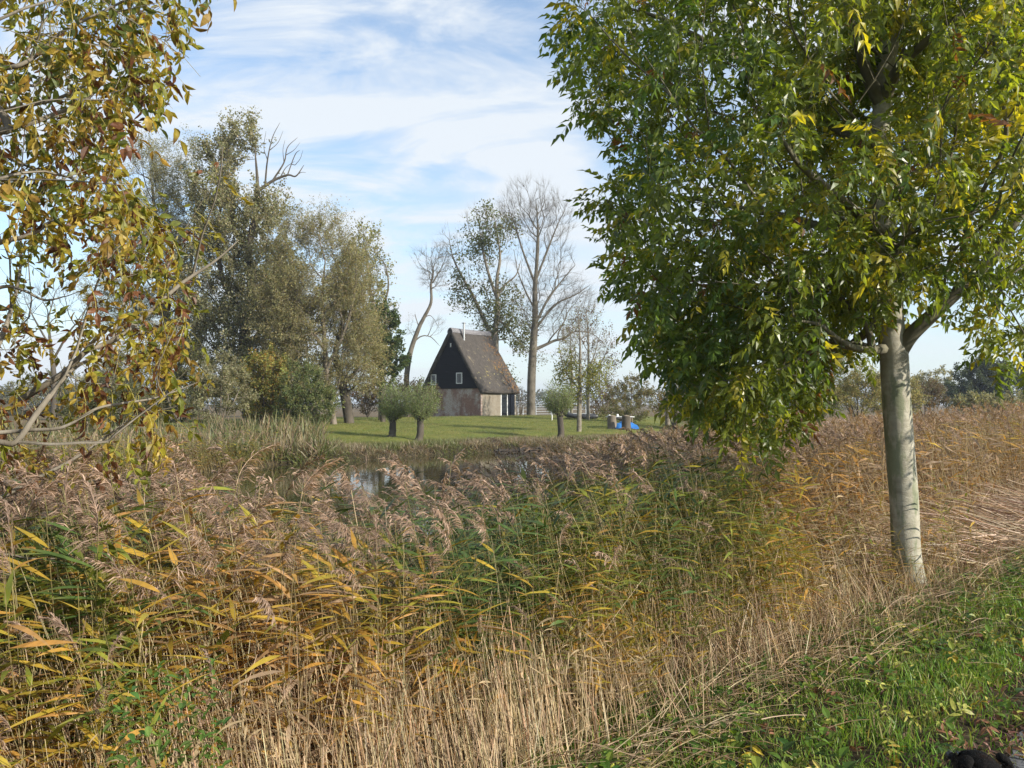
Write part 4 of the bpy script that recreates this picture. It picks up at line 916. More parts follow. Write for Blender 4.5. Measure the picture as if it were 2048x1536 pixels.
while len(pts) < 900:
    q = np.array([-1.8, 3.6, 2.6]) + nrm(g.normal(0, 1, (3000, 3))) * (g.random((3000, 1)) ** .4) * np.array([1.55, 1.35, 2.1])
    px, py, f_ = proj(q); ok = inpoly(px, py, YL) & (f_ > np.where((px > -80) & (py > 420), 3.75, 3.0)) & (q[:, 2] > .75)
    dens = np.where(px > 330, .55, 1) * np.where(py > 850, .45, 1) * np.where((py > 400) & (px > 0), 1.5, 1) * np.where((px > -60) & (py > -60), 1, .35)
    ok &= g.random(len(q)) < dens
    gp = fbm(q[:, 0] * 3 + q[:, 1], q[:, 2] * 3, 62); ok &= gp > .36
    pts.extend(q[ok].tolist())
pts = np.array(pts[:900])
p2 = TL + np.array([0, .3, 3.6]) + nrm(g.normal(0, 1, (420, 3))) * (g.random((420, 1)) ** .4) * np.array([2.3, 2.3, 2.2]); px, py, f_ = proj(p2)
p2 = p2[~((f_ > .1) & (px > -150) & (px < 2300) & (py > -150) & (py < 1650))]; p2 = p2[np.linalg.norm(p2 - np.array([0, 0, 1.7]), axis=1) > 1.3]
pts = np.concatenate([pts, p2])
nodes, par, ch, cnt, r, tips = grow(nodes, par, pts, .06, .0016, .3, 2, rr)
ya = thing('ash_tree', TL, 'yellowing ash at the left edge, brown curled leaves on pale bare limbs reaching in', 'tree', 'roadside ash trees')
mb = MB(); tubes_from(mb, nodes, par, ch, cnt, r, (.2, .2, .2)); mb.build('trunk', m_bark_twig, ya, True)
tn = np.array([i for i in range(len(nodes)) if cnt[i] <= 2 and i >= len(rr)]); td = nrm(nodes[tn] - nodes[par[tn]])
ASH2 = [pinnate(g, g.integers(2, 5), g.uniform(.12, .19), .054, .0235, 3, g.uniform(.3, .9), fold=.3, hang=.75, messy=.5) for _ in range(14)]
def col_yel(n, i, pos):
    pal = np.array([(.27, .24, .03), (.33, .26, .034), (.20, .21, .03), (.38, .28, .05), (.28, .18, .035), (.14, .16, .028)])
    px, py, _ = proj(pos); top = np.clip((500 - py) / 500, 0, 1)
    c = pal[g.integers(0, 6, n)]; gr = g.random(n) < .30 * top; c[gr] = (.10, .13, .03)
    br = g.random(n) < .05 + .22 * (1 - top); c[br] = np.array([.17, .075, .035]) * g.uniform(.5, 1.3, (br.sum(), 1))
    return c * g.uniform(.75, 1.2, (n, 1)), None
def tcol_y(tp, base, sv, g):
    n = len(base); m = len(tp['V']); c = base[:, None, :] * (1 + .35 * (tp['k'] - .5))[None, :, None] * np.ones((1, m, 1))
    thr = g.uniform(.45, 1.5, (n, 1)) + .5 * (tp['k'][None] - .5); t_ = np.clip((tp['u'][None] - thr) * 4, 0, 1)[..., None]
    c = c * (1 - t_) + np.array([.12, .045, .022]) * t_
    r_ = tp['k'] < 0; c[:, r_, :] = (.38, .33, .09); return c
mb = MB(); ash_leaves_core(mb, nodes[tn], td, 2, ASH2, col_yel, tcol_y, down=.7, spread=.8, g=g); print('left ash leaves', len(tn) * 2)
# bare leaf stalks left behind
k = 260; i = g.integers(0, len(tn), k); d = nrm(g.normal(0, 1, (k, 3)) + td[i] * .6 + [0, 0, -.5])
ST = dict(V=np.array([(0, .0016, 0), (0, -.0016, 0), (.5, .0014, .04), (.5, -.0014, .04), (1, .001, -.02), (1, -.001, -.02)], float), T=np.array([(0, 1, 3), (0, 3, 2), (2, 3, 5), (2, 5, 4)]))
V0 = ST['V'].copy(); ST['V'][:, 1] *= 4
scatter(mb, ST, nodes[tn][i], frames(d), g.uniform(.12, .26, k), np.tile((.40, .33, .10), (k, 1)))
mb.build('crown', m_yleaf, ya)

# ------------------------------------------------------------------ reeds
def ribbon(p0, d0, L, W, g, droop=.5, seg=4, twist=.3, widths=(.5, 1, .8, .45, 0)):
    """leaf blade, pointed; returns V,T,u"""
    d = nrm(np.array(d0, float)); V = []; u = []; p = np.array(p0, float); side = np.cross(d, [0, 0, 1]); side = nrm(side); tw = g.normal(0, twist)
    for k in range(seg + 1):
        t_ = k / seg; w_ = np.interp(t_, np.linspace(0, 1, len(widths)), widths) * W / 2
        s = side * math.cos(tw * t_ + g.normal(0, .05)) + np.cross(side, d) * math.sin(tw * t_ + .4 * twist)
        V += [p + s * w_, p - s * w_]; u += [t_, t_]
        p = p + d * L / seg; d = nrm(d + np.array([0, 0, -droop / seg]))
    T = []
    for k in range(seg): T += [(2 * k, 2 * k + 1, 2 * k + 3), (2 * k, 2 * k + 3, 2 * k + 2)]
    return np.array(V), np.array(T), np.array(u)
def reed_template(g, lod, plume=True, dead=False, hgt=1.0):
    """one reed, unit height 1 at lod scale 2 m : built in metres with height 2"""
    Vs, Ts, Cs = [], [], []; n = [0]
    def add(V, T, k, u=None, rnd=None):      # k: 0 stem 1 leaf 2 plume 3 dead leaf
        Vs.append(V); Ts.append(T + n[0]); n[0] += len(V); m = len(V)
        Cs.append(np.stack([np.full(m, k, float), V[:, 2] / 2.0, np.full(m, g.random() if rnd is None else rnd), (u if u is not None else np.zeros(m))], 1))
    lean = g.uniform(.03, .22); az = g.normal(math.pi, .8); top = 2.0
    def cp(z): 
        t_ = z / top; return np.array([math.cos(az) * lean * top * t_ ** 1.7, math.sin(az) * lean * top * t_ ** 1.7, z])
    ks = {0: 6, 1: 4, 2: 3}[lod]; sd_ = {0: 4, 1: 3, 2: 3}[lod]; b_ = MB(); rs = {0: .0036, 1: .0042, 2: .006}[lod]
    pz = [cp(z) for z in np.linspace(0, top * (.96), ks)]
    tube(b_, pz, np.linspace(rs, rs * .45, ks), sd_, cap=False); V = np.concatenate(b_.V); q = np.concatenate(b_.Q); add(V, np.concatenate([q[:, [0, 1, 2]], q[:, [0, 2, 3]]]), 0)
    nl = {0: g.integers(11, 16), 1: g.integers(12, 17), 2: 7}[lod] if not dead else 5
    side0 = g.normal(0, .35)
    for k in range(nl):
        z = top * (.30 + .62 * (k + g.random() * .6) / nl); p = cp(z)
        a = (math.pi if g.random() < .56 else 0) + g.normal(side0, .55); el = g.uniform(-.05, .6)
        if dead and g.random() < .6: el = g.uniform(-.9, .2)
        d0 = (math.cos(a) * math.cos(el), math.sin(a) * math.cos(el), math.sin(el)); L = g.uniform(.22, .42) * (1 - .25 * (z / top > .85)); W = g.uniform(.020, .036) * (1, 1.15, 1.4)[lod]
        if dead: W *= .6; L *= .8
        V, T, u = ribbon(p, d0, L, W, g, g.uniform(.2, .8) * (2 if dead else 1), {0: 5, 1: 3, 2: 2}[lod], .5 if not dead else 1.5, (.35, .95, 1, .7, .35, 0)); add(V, T, 1 if not dead else 3, u)
    if lod < 2:                      # withered lower leaves
        for k in range(g.integers(1, 3)):
            z = top * g.uniform(.08, .45); a = g.uniform(0, 6.28); el = g.uniform(-1.2, .5)
            V, T, u = ribbon(cp(z), (math.cos(a) * math.cos(el), math.sin(a) * math.cos(el), math.sin(el)), g.uniform(.12, .3), g.uniform(.006, .013), g, g.uniform(.3, 2), 3 if lod else 4, 1.2); add(V, T, 3, u)
    if plume:
        tipd = nrm(cp(top) - cp(top * .9)); az2 = az + g.normal(0, .5); nb_ = {0: 95, 1: 36, 2: 20}[lod]; Lp = g.uniform(.22, .34)
        ds = np.array([math.cos(az2), math.sin(az2), 0]); ax = []; p = cp(top * .9); d = tipd.copy()
        for k in range(8): ax.append(p.copy()); p = p + d * Lp / 7; d = nrm(d + (ds * .16 + np.array([0, 0, -.10])))
        ax = np.array(ax); b_ = MB(); tube(b_, ax[::2] if lod else ax, rs * .4, 3, cap=False); V = np.concatenate(b_.V); q = np.concatenate(b_.Q); add(V, np.concatenate([q[:, [0, 1, 2]], q[:, [0, 2, 3]]]), 2)
        for k in range(nb_):
            s = g.random() ** .85; p = np.array([np.interp(s * 7, np.arange(8), ax[:, c_]) for c_ in range(3)]); rv = g.normal(0, 1, 3)
            d0 = nrm(rv * .42 + ds * .7 + nrm(ax[-1] - ax[0]) * .75 + np.array([0, 0, -.35 * g.random()]))
            L = Lp * g.uniform(.18, .42) * (1.15 - .75 * s); V, T, u = ribbon(p, d0, L, {0: .0062, 1: .011, 2: .024}[lod] * g.uniform(.6, 1.3), g, 1.3, 2 if lod == 0 else 1 if lod == 2 else 2, .8, (.5, 1, .3)); add(V, T, 2, u)
    return dict(V=np.concatenate(Vs), T=np.concatenate(Ts), m=np.concatenate(Cs))
g = np.random.default_rng(200)
RT = {l: [reed_template(g, l, plume=True) for _ in range({0: 14, 1: 12, 2: 10}[l])] for l in (0, 1, 2)}
RN = {l: [reed_template(g, l, plume=False) for _ in range(8)] for l in (0, 1, 2)}
RD = {l: [reed_template(g, l, plume=(l == 0 and _ % 4 == 0), dead=True) for _ in range(8)] for l in (0, 1, 2)}
def reedcol(tp, gn, dk, g):
    """gn per plant: 0 straw .. .5 golden .. 1 green"""
    n = len(gn); m = tp['m']; k, h, rnd, u = m[:, 0], m[:, 1], m[:, 2], m[:, 3]
    gv = np.clip(gn[:, None] + (rnd[None] - .5) * .55 + (h[None] - .65) * .5, 0, 1)
    stops = np.array([0, .22, .38, .58, .85]); cols = np.array([(.35, .25, .16), (.48, .25, .06), (.44, .30, .04), (.20, .22, .03), (.075, .125, .032)])
    leaf = np.stack([np.interp(gv, stops, cols[:, c]) for c in range(3)], -1)
    tipm = np.clip((u[None] - .6) * 2, 0, 1)[..., None] * .5; leaf = leaf * (1 - tipm) + np.array([.36, .24, .10]) * tipm
    stem = np.stack([np.interp(np.clip(gn[:, None] * .6 + h[None] * .35 - .1, 0, 1), [0, .5, 1], [a, b_, c_]) for a, b_, c_ in ((.36, .24, .11), (.27, .20, .14), (.155, .07, .045))], -1)
    dead = np.array([.42, .315, .18]) * (.55 + .8 * rnd)[None, :, None] * np.ones((n, 1, 1)); pl = np.array([.34, .24, .175]) * (.55 + .9 * rnd)[None, :, None] * np.ones((n, 1, 1))
    c = np.where((k == 0)[None, :, None], stem, np.where((k == 1)[None, :, None], leaf, np.where((k == 2)[None, :, None], pl, dead)))
    return c * dk[:, None, None]
def place_reeds(mb, tmpls, x, y, h, gn, g, leanx=-.22, leans=.14):
    n = len(x); z = np.maximum(H(x, y), -1.0); w_ = g.integers(0, len(tmpls), n); dk = g.uniform(.75, 1.2, n)
    rz = g.normal(0, .45, n); lx = g.normal(leanx, leans, n) * (1 + .5 * (x > 0)); ly = g.normal(0, leans * .8, n); s = (h) / 2.0
    for k, tp in enumerate(tmpls):
        m = w_ == k; q = m.sum()
        if not q: continue
        up = nrm(np.stack([lx[m], ly[m], np.ones(q)], 1)); xd = np.stack([np.cos(rz[m]), np.sin(rz[m]), np.zeros(q)], 1); yd = nrm(np.cross(up, xd)); xd = np.cross(yd, up)
        R = np.stack([xd, yd, up], 2); scatter(mb, tp, np.stack([x[m], y[m], z[m] - .03], 1), R, s[m], reedcol(tp, gn[m], dk[m], g))
PXD = [-400, 0, 300, 480, 560, 800, 1000, 1060, 1200, 1300, 1400, 1500, 2100, 2700]
DMX = [11, 11, 9.5, 8.0, 7.0, 6.8, 7.4, 10, 14, 19, 28, 42, 46, 46]
def toplimit(px):      # highest photo row the reeds reach at each column
    return np.interp(px, [-400, 0, 200, 350, 430, 540, 640, 800, 950, 1040, 1120, 1200, 1300, 1400, 1500, 1640, 1800, 2048, 2600], [925, 915, 890, 862, 870, 908, 945, 965, 955, 912, 872, 868, 850, 838, 838, 835, 815, 785, 770])
def reed_h(x, y, g, over=0.0):
    px, py, f_ = proj(np.stack([x, y, np.zeros_like(x)], 1)); f_ = np.maximum(f_, 1)
    zt = EYE - (toplimit(px) - over - HOR) * f_ / F; z0 = np.maximum(H(x, y), -1.0)
    return zt - z0, px, f_
mb1, mb2, mb3 = MB(), MB(), MB()
def sample(n, dmin, dmax, g, smin=.25):
    out = []
    tot = 0
    while tot < n:
        px = g.uniform(-350, 2450, n * 2); d = np.sqrt(g.uniform(dmin ** 2, dmax ** 2, n * 2)); x = (px - 1024) / F * d; y = d
        s = S(x, y); sm = smin + (fbm(x * 1.2, y * 1.2, 81) - .5) * .9 + np.where(px > 1650, .5, 0)
        ok = (s > sm) & (d < np.interp(px, PXD, DMX) * (1 + g.normal(0, .05, len(px)))) & (d > 1.9)
        ok &= np.hypot(x - TR[0] + .0, y - TR[1]) > .22
        x, y = x[ok], y[ok]; out.append(np.stack([x, y], 1)); tot += len(x)
    o = np.concatenate(out)[:n]; return o[:, 0], o[:, 1]
def greenness(x, y, px, d):
    c = .54 + (fbm(x * .7, y * .7, 91) - .5) * 1.1
    c += .48 * np.exp(-((px - 1060) / 170) ** 2) * (d > 4.2) + .34 * (px < 360) * (d > 3.0) + .20 * np.exp(-((px - 1330) / 110) ** 2) * (d > 9) - .22 * (px > 1650)
    c -= .22 * np.exp(-((px - 640) / 150) ** 2) + .30 * np.exp(-((px - 1270) / 85) ** 2) * (d < 12)
    c -= .25 * (d < 3.2)
    rt = .05 + (fbm(x * .35, y * .35, 92) - .45) * 2.6; w_ = sstep(1480, 1700, px) * sstep(6, 9, d); c = c * (1 - w_) + rt * w_
    return np.clip(c, 0, 1)
g = np.random.default_rng(210)
def lay(mb, tm, n, d0, d1, frac, jit, g, mb_h=None, leanx=-.22, smin=.08, gshift=0, gmul=1):
    x, y = sample(n, d0, d1, g, smin); h, px, f_ = reed_h(x, y, g); h = np.maximum(h, .25) * (1 - np.abs(g.normal(0, jit, n))) * frac
    ov = g.random(n) < .05; h[ov] += .045 * f_[ov] * g.uniform(.2, 1, ov.sum()) * .5
    s = S(x, y); cap = 2.25 + .1 * g.normal(0, 1, n); cap = np.where(s < .9, np.minimum(cap, .9 + s * 1.2), cap); h = np.clip(h, .3, cap)
    place_reeds(mb, tm, x, y, h, greenness(x, y, px, f_) * gmul + gshift, g, leanx)
lay(mb1, RT[0], 330, 1.9, 4.6, 1, .10, g); lay(mb1, RN[0], 760, 1.9, 4.6, .95, .12, g); lay(mb1, RD[0], 800, 1.9, 4.6, .58, .22, g, smin=-.22, gmul=.4)
lay(mb1, RT[1], 700, 4.6, 9.5, 1, .09, g); lay(mb1, RN[1], 2300, 4.6, 9.5, .92, .12, g); lay(mb1, RD[1], 700, 4.6, 9.5, .5, .2, g, smin=-.22, gmul=.4)
lay(mb2, RT[2], 5600, 9.5, 24, 1, .07, g); lay(mb2, RN[2], 2600, 9.5, 24, .9, .10, g); lay(mb2, RT[2], 6500, 24, 46, 1, .06, g); lay(mb2, RN[2], 1500, 24, 46, .95, .08, g)
n = 75; px = g.uniform(420, 1030, n); y = g.uniform(4.6, 7.2, n); x = (px - 1024) / F * y; zt = EYE - (g.uniform(872, 960, n) + 30 * (px < 560) * 0 - HOR) * y / F; place_reeds(mb1, RT[1] + RT[0][:5], x, y, zt - np.maximum(H(x, y), -1.0), greenness(x, y, px, y), g)
n = 260; u_ = g.uniform(1.8, 6.3, n); s_ = g.uniform(-.22, .9, n); x = E0[0] + u_ * EU[0] + s_ * EN[0]; y = E0[1] + u_ * EU[1] + s_ * EN[1]; k_ = np.hypot(x - TR[0], y - TR[1]) > .2; x, y = x[k_], y[k_]
place_reeds(mb1, RN[1] + RD[1], x, y, g.uniform(.55, 1.25, len(x)), np.clip(.15 + .5 * fbm(x * 1.5, y * 1.5, 6), 0, 1), g)
tag(mb1.build('reed_bed', m_reed), 'dense golden and green reeds with feathery plumes filling the near bank', 'reeds', kind='stuff')
tag(mb2.build('reed_field', m_reed), 'brown plumed reed field stretching away behind the ash trunk', 'reeds', kind='stuff')
# dry stems and flattened straw
def straws(mb, x, y, z, d, L, r, col, g, bend=.3):
    n = len(x); V = []
    seg = 4; pos = np.stack([x, y, z], 1); d = nrm(d); side = nrm(np.cross(d, nrm(g.normal(0, 1, (n, 3))))); dn = np.zeros((n, 3)); dn[:, 2] = -1; bb = g.uniform(0, bend, (n, 1)); P0 = pos; rings = []
    for k in range(seg + 1):
        t_ = k / seg; p = P0 + d * (L[:, None] * t_) + dn * bb * L[:, None] * t_ * t_; w_ = (r * (1 - .6 * t_))[:, None]; s2 = np.cross(d, side); rings.append(np.stack([p + side * w_, p - side * w_ * .5 + s2 * w_ * .87, p - side * w_ * .5 - s2 * w_ * .87], 1))
    Vv = np.stack(rings, 1).reshape(n, -1, 3); T = []
    for k in range(seg):
        for a in range(3):
            b_ = (a + 1) % 3; T += [(3 * k + a, 3 * k + b_, 3 * k + 3 + b_), (3 * k + a, 3 * k + 3 + b_, 3 * k + 3 + a)]
    T = np.array(T); m = Vv.shape[1]; TT = (T[None] + (np.arange(n) * m)[:, None, None]).reshape(-1, 3)
    mb.add(Vv.reshape(-1, 3), T=TT, col=np.repeat(col[:, None], m, 1).reshape(-1, 3))
STR = [(.52, .40, .24), (.40, .30, .18), (.30, .21, .12), (.60, .49, .32), (.20, .14, .08)]
mb = MB()
n = 6500; x, y = sample(n, 1.9, 7.0, g, -.30); a = g.uniform(0, 6.28, n); el = np.clip(g.normal(1.36, .2, n) - (g.random(n) < .13) * .6, .1, 1.57)
d = np.stack([np.cos(a) * np.cos(el) - .15, np.sin(a) * np.cos(el), np.sin(el)], 1); L = g.uniform(.6, 1.6, n) * np.clip(.35 + S(x, y) * .8, .3, 1); straws(mb, x, y, H(x, y), d, L, g.uniform(.0018, .0034, n), palette(STR, n, g), g, .16)
n = 4200; x, y = sample(n, 1.9, 4.4, g, -.25); a = g.uniform(0, 6.28, n); el = np.clip(g.normal(1.42, .13, n), .1, 1.57)
d = np.stack([np.cos(a) * np.cos(el) - .14, np.sin(a) * np.cos(el), np.sin(el)], 1); straws(mb, x, y, H(x, y), d, g.uniform(.75, 1.35, n) * np.clip(.45 + S(x, y) * .7, .4, 1), g.uniform(.0018, .0036, n), palette(STR[:1] + STR[1:2] + STR[3:4] + STR[:1], n, g), g, .10)
n = 2300; u_ = g.uniform(1.5, 6.6, n); s_ = g.normal(.12, .28, n); x = E0[0] + u_ * EU[0] + s_ * EN[0]; y = E0[1] + u_ * EU[1] + s_ * EN[1]; a = g.uniform(0, 6.28, n); el = np.clip(g.normal(1.25, .28, n), .1, 1.57)
d = np.stack([np.cos(a) * np.cos(el) - .2, np.sin(a) * np.cos(el), np.sin(el)], 1); straws(mb, x, y, H(x, y), d, g.uniform(.25, .85, n) * np.clip(.7 + s_, .3, 1), g.uniform(.0018, .0034, n), palette(STR, n, g), g, .3)
# stems fallen over along the bank edge
n = 3000; u_ = g.uniform(-1.5, 8, n); s_ = g.normal(.05, .28, n); x = E0[0] + u_ * EU[0] + s_ * EN[0]; y = E0[1] + u_ * EU[1] + s_ * EN[1]
a = g.normal(math.atan2(-EN[1], -EN[0]) + .9, .9, n); el = g.uniform(-.05, .7, n); d = np.stack([np.cos(a) * np.cos(el), np.sin(a) * np.cos(el), np.sin(el)], 1)
straws(mb, x, y, H(x, y) + g.uniform(0, .15, n), d, g.uniform(.15, .5, n), g.uniform(.0014, .003, n), palette(STR[:3] + STR[4:], n, g), g, .5)
# the flattened patch right of the trunk
n = 9500; px = g.uniform(1700, 2300, n); d_ = g.uniform(8.3, 17, n); x = (px - 1024) / F * d_; y = d_; ok = S(x, y) > .05 - .4 * sstep(4.5, 7, U(x, y)); x, y = x[ok], y[ok]; n = len(x)
a = g.normal(2.75, .5, n); el = g.normal(.12, .16, n); d = np.stack([np.cos(a) * np.cos(el), np.sin(a) * np.cos(el), np.sin(el)], 1); hh = np.interp(S(x, y), [-.4, 0, 2, 5, 9], [.05, .12, .38, .75, 1.0]) 
straws(mb, x, y, np.maximum(H(x, y), -.6) + hh + g.uniform(-.15, .25, n), d, g.uniform(.5, 1.6, n), g.uniform(.003, .006, n), palette([(.45, .33, .22), (.38, .26, .18), (.52, .41, .29)], n, g), g, .15)
tag(mb.build('dry_reed_stems', m_reed), 'pale dry broken reed stems and straw tangled along the bank', 'dry reeds', kind='stuff')
# far-bank vegetation
mb = MB(); g = np.random.default_rng(220)
n = 34000; x = g.uniform(-24, 10, n); t_ = g.uniform(.2, 5.5, n) + .8 * (x < -9) ; y = np.interp(x, YSX, YSY) + t_; c = palette([(.30, .235, .155), (.38, .305, .21), (.16, .16, .07), (.20, .145, .095)], n, g)
gr = fbm(x * .5, y * .5, 17) > .55; c[gr] = c[gr] * np.array([.6, .8, .45]); c *= .85; hh = g.uniform(.2, .55, n) * np.where(x < -8, 1.9, 1) * np.interp(t_, [0, 2.5, 5.5], [1, 1, .35])
keep = ~((x > -.6) & (t_ < 1.0) & (x < 1.8)); x, y, c, hh, t_ = x[keep], y[keep], c[keep], hh[keep], t_[keep]; n = len(x)
d = nrm(g.normal(0, .6, (n, 3)) + np.stack([0 * x, -.9 * (t_ < 2.2), .75 - .5 * (t_ < 1.2)], 1)); BL = dict(V=np.array([(0, .03, 0), (0, -.03, 0), (.6, .02, .03), (.6, -.02, .03), (1, 0, .16)], float), T=np.array([(0, 1, 3), (0, 3, 2), (2, 3, 4)]))
scatter(mb, BL, np.stack([x, y, H(x, y) - .03], 1), frames(d, nrm(g.normal(0, 1, (n, 3)))), hh, c)
n = 16000; y = g.uniform(26, 62, n); x = -y * g.uniform(.212, .62, n); t_ = y - np.interp(x, YSX, YSY); ok = (t_ > 1) & (t_ < 13 + 5 * (fbm(x * .3, y * .3, 2) - .5)) & (fbm(x * .45, y * .45, 77) > .40); x, y, t_ = x[ok], y[ok], t_[ok]; n = len(x)
c = palette([(.13, .14, .06), (.20, .17, .09), (.26, .20, .12), (.09, .11, .04), (.15, .11, .06)], n, g); tone = fbm(x * .6, y * .6, 23); c *= (.7 + .7 * tone)[:, None]
d = nrm(g.normal(0, .38, (n, 3)) + [0, 0, 1]); scatter(mb, BL, np.stack([x, y, H(x, y) - .03], 1), frames(d, nrm(g.normal(0, 1, (n, 3)))), g.uniform(.5, 1.35, n) * (.6 + .8 * fbm(x * .5, y * .5, 24)), c)
tag(mb.build('bank_grass', m_reed), 'rough brown and green grasses along the far waterline', 'bank grass', kind='stuff')
mb = MB()
x = g.uniform(-34, -9.5, 3000); y = np.interp(x, YSX, YSY) + g.uniform(-2.5, 1.2, 3000); h = g.uniform(1.0, 1.9, 3000); gn = np.clip(.3 + fbm(x * .4, y * .4, 8) * .5, 0, 1); place_reeds(mb, RT[2], x, y, h, gn, g)
tag(mb.build('far_reeds', m_reed), 'reeds fringing the far left shore of the pond', 'reeds', kind='stuff')
# lawn grass tufts and fallen leaves on the lawn
mb = MB(); n = 60000; x = g.uniform(-16, 11, n); t_ = g.uniform(4.2, 38, n) ** 1.0; y = np.interp(x, YSX, YSY) + t_; d = nrm(g.normal(0, .5, (n, 3)) + [0, 0, 1])
c = palette([(.12, .15, .032), (.17, .185, .045), (.24, .21, .075), (.085, .115, .027)], n, g); c *= (.6 + .8 * fbm(x * .8, y * .5, 55))[:, None]; lf = g.random(n) < .12; c[lf] = (.34, .26, .09)
scatter(mb, BL, np.stack([x, y, H(x, y) - .01], 1), frames(d, nrm(g.normal(0, 1, (n, 3)))), g.uniform(.06, .16, n), c)
tag(mb.build('lawn_grass', m_grass), 'short mown lawn grass scattered with fallen leaves', 'grass', kind='stuff')
# ------------------------------------------------------------------ verge grass, weeds, fallen leaves
g = np.random.default_rng(230); mb = MB()
n = 95000; u_ = g.uniform(-3.5, 14, n) ; s_ = g.uniform(-1.7, .75, n); x = E0[0] + u_ * EU[0] + s_ * EN[0]; y = E0[1] + u_ * EU[1] + s_ * EN[1]
px, py, f_ = proj(np.stack([x, y, H(x, y)], 1)); ok = (f_ > 1) & (px > 700) & (px < 2500) & (py < 1750) & (g.random(n) < np.interp(s_ + .55 * sstep(4.5, 7, u_), [-1.7, -1.3, -1.0, .2, .55], [.05, .3, 1, .8, .05])); ok &= (fbm(x * 3.5, y * 3.5, 44) > .36) | (g.random(n) < .25)
x, y, s_ = x[ok], y[ok], s_[ok]; n = len(x); hh = (.045 + .09 * fbm(x * 2.2, y * 2.2, 45) + .05 * (s_ > 0)) * g.uniform(.5, 1.4, n)
BG = dict(V=np.array([(0, .032, 0), (0, -.032, 0), (.4, .028, .02), (.4, -.028, .02), (.75, .02, .12), (.75, -.02, .12), (1, 0, .30)], float), T=np.array([(0, 1, 3), (0, 3, 2), (2, 3, 5), (2, 5, 4), (4, 5, 6)]))
d = nrm(g.normal(0, .42, (n, 3)) + [0, 0, .9]); pn = fbm(x * 1.7, y * 1.7, 46); c = palette([(.12, .22, .03), (.18, .28, .045), (.07, .15, .022), (.24, .29, .06)], n, g); dr_ = g.random(n) < np.clip(.10 + (pn - .5) * 1.2, .03, .6); c[dr_] = palette([(.34, .28, .13), (.25, .2, .10), (.2, .2, .07)], int(dr_.sum()), g)
scatter(mb, BG, np.stack([x, y, H(x, y) - .006], 1), frames(d, nrm(g.normal(0, 1, (n, 3)))), hh, c)
tag(mb.build('verge_grass', m_grass), 'bright green tufted grass on the verge beside the path', 'grass', kind='stuff')
# broad-leaved weeds at the reed foot: rosettes of toothed leaves
mb = MB(); n = 520; u_ = g.uniform(-3, 7.5, n); s_ = g.normal(-.1, .4, n); m_ = g.random(n) < .35; s_[m_] = g.uniform(-1.4, .1, m_.sum()); x = E0[0] + u_ * EU[0] + s_ * EN[0]; y = E0[1] + u_ * EU[1] + s_ * EN[1]
V, T, u = leaflet(1, .55, 3, .15, .3); WL = dict(V=V, T=T)
for q in range(9):
    a = g.uniform(0, 6.28, n); el = g.uniform(-.1, .9, n); st = g.uniform(.0, .16, n); d = np.stack([np.cos(a) * np.cos(el), np.sin(a) * np.cos(el), np.sin(el)], 1)
    c = palette([(.06, .12, .02), (.10, .17, .025), (.16, .20, .03), (.045, .085, .02)], n, g); p = np.stack([x + g.normal(0, .03, n), y + g.normal(0, .03, n), H(x, y) + st], 1); scatter(mb, WL, p, frames(d), g.uniform(.035, .085, n), c)
# nettles climbing in the reeds bottom left
n = 34; x = g.uniform(-1.7, -.8, n); y = g.uniform(2.4, 3.1, n)
for q in range(40):
    q = q * .4; a = g.uniform(0, 6.28, n); el = g.uniform(-.5, .3, n); z = H(x, y) + .25 + .035 * q * 1.2; d = np.stack([np.cos(a) * np.cos(el), np.sin(a) * np.cos(el), np.sin(el)], 1)
    c = palette([(.07, .14, .03), (.10, .17, .035), (.13, .19, .04)], n, g); keep = (fbm(x * 2, y * 2, 3) > .5); scatter(mb, WL, np.stack([x + g.normal(0, .02, n), y + g.normal(0, .02, n), z], 1)[keep], frames(d)[keep], g.uniform(.022, .045, n)[keep], c[keep])
tag(mb.build('weeds', m_grass), 'low broad leaved weeds and nettles at the foot of the reeds', 'weeds', kind='stuff')
# fallen ash leaves
mb = MB(); n = 900; u_ = g.uniform(-1.5, 8, n); s_ = np.where(g.random(n) < .75, g.uniform(-1.6, .2, n), g.uniform(-3, -1.4, n)); x = E0[0] + u_ * EU[0] + s_ * EN[0]; y = E0[1] + u_ * EU[1] + s_ * EN[1]
FL = [pinnate(g, g.integers(2, 5), .17, .065, .024, 2, .1, hang=.05, messy=.35) for _ in range(8)]
w_ = g.integers(0, 8, n); base = palette([(.34, .32, .06), (.27, .28, .06), (.42, .36, .10), (.38, .28, .03), (.19, .21, .05)], n, g); br = (g.random(n) < .15) | ((s_ < -1.2) & (g.random(n) < .45)); base[br] = np.array([.16, .075, .04]) * g.uniform(.5, 1.6, (br.sum(), 1))
zz_ = H(x, y) + np.where(s_ > -1.35, g.uniform(.02, .09, n), .014); a = g.uniform(0, 6.28, n); d = np.stack([np.cos(a), np.sin(a), g.normal(0, .15, n) * (s_ > -1.4)], 1)
for k, tp in enumerate(FL):
    m = w_ == k; scatter(mb, tp, np.stack([x, y, zz_], 1)[m], frames(d[m], nrm(np.array([0, 0, 1.]) + g.normal(0, .25, (m.sum(), 3)) * (s_[m] > -1.4)[:, None])), g.uniform(.6, 1.25, m.sum()), tp_col_green(tp, base[m], None, g))
n = 1500; u_ = g.uniform(-1, 4, n); s_ = g.normal(-1.38, .16, n); x = E0[0] + u_ * EU[0] + s_ * EN[0]; y = E0[1] + u_ * EU[1] + s_ * EN[1]; V, T, u = leaflet(1, .42, 2, .2, .5); CL = dict(V=V, T=T)
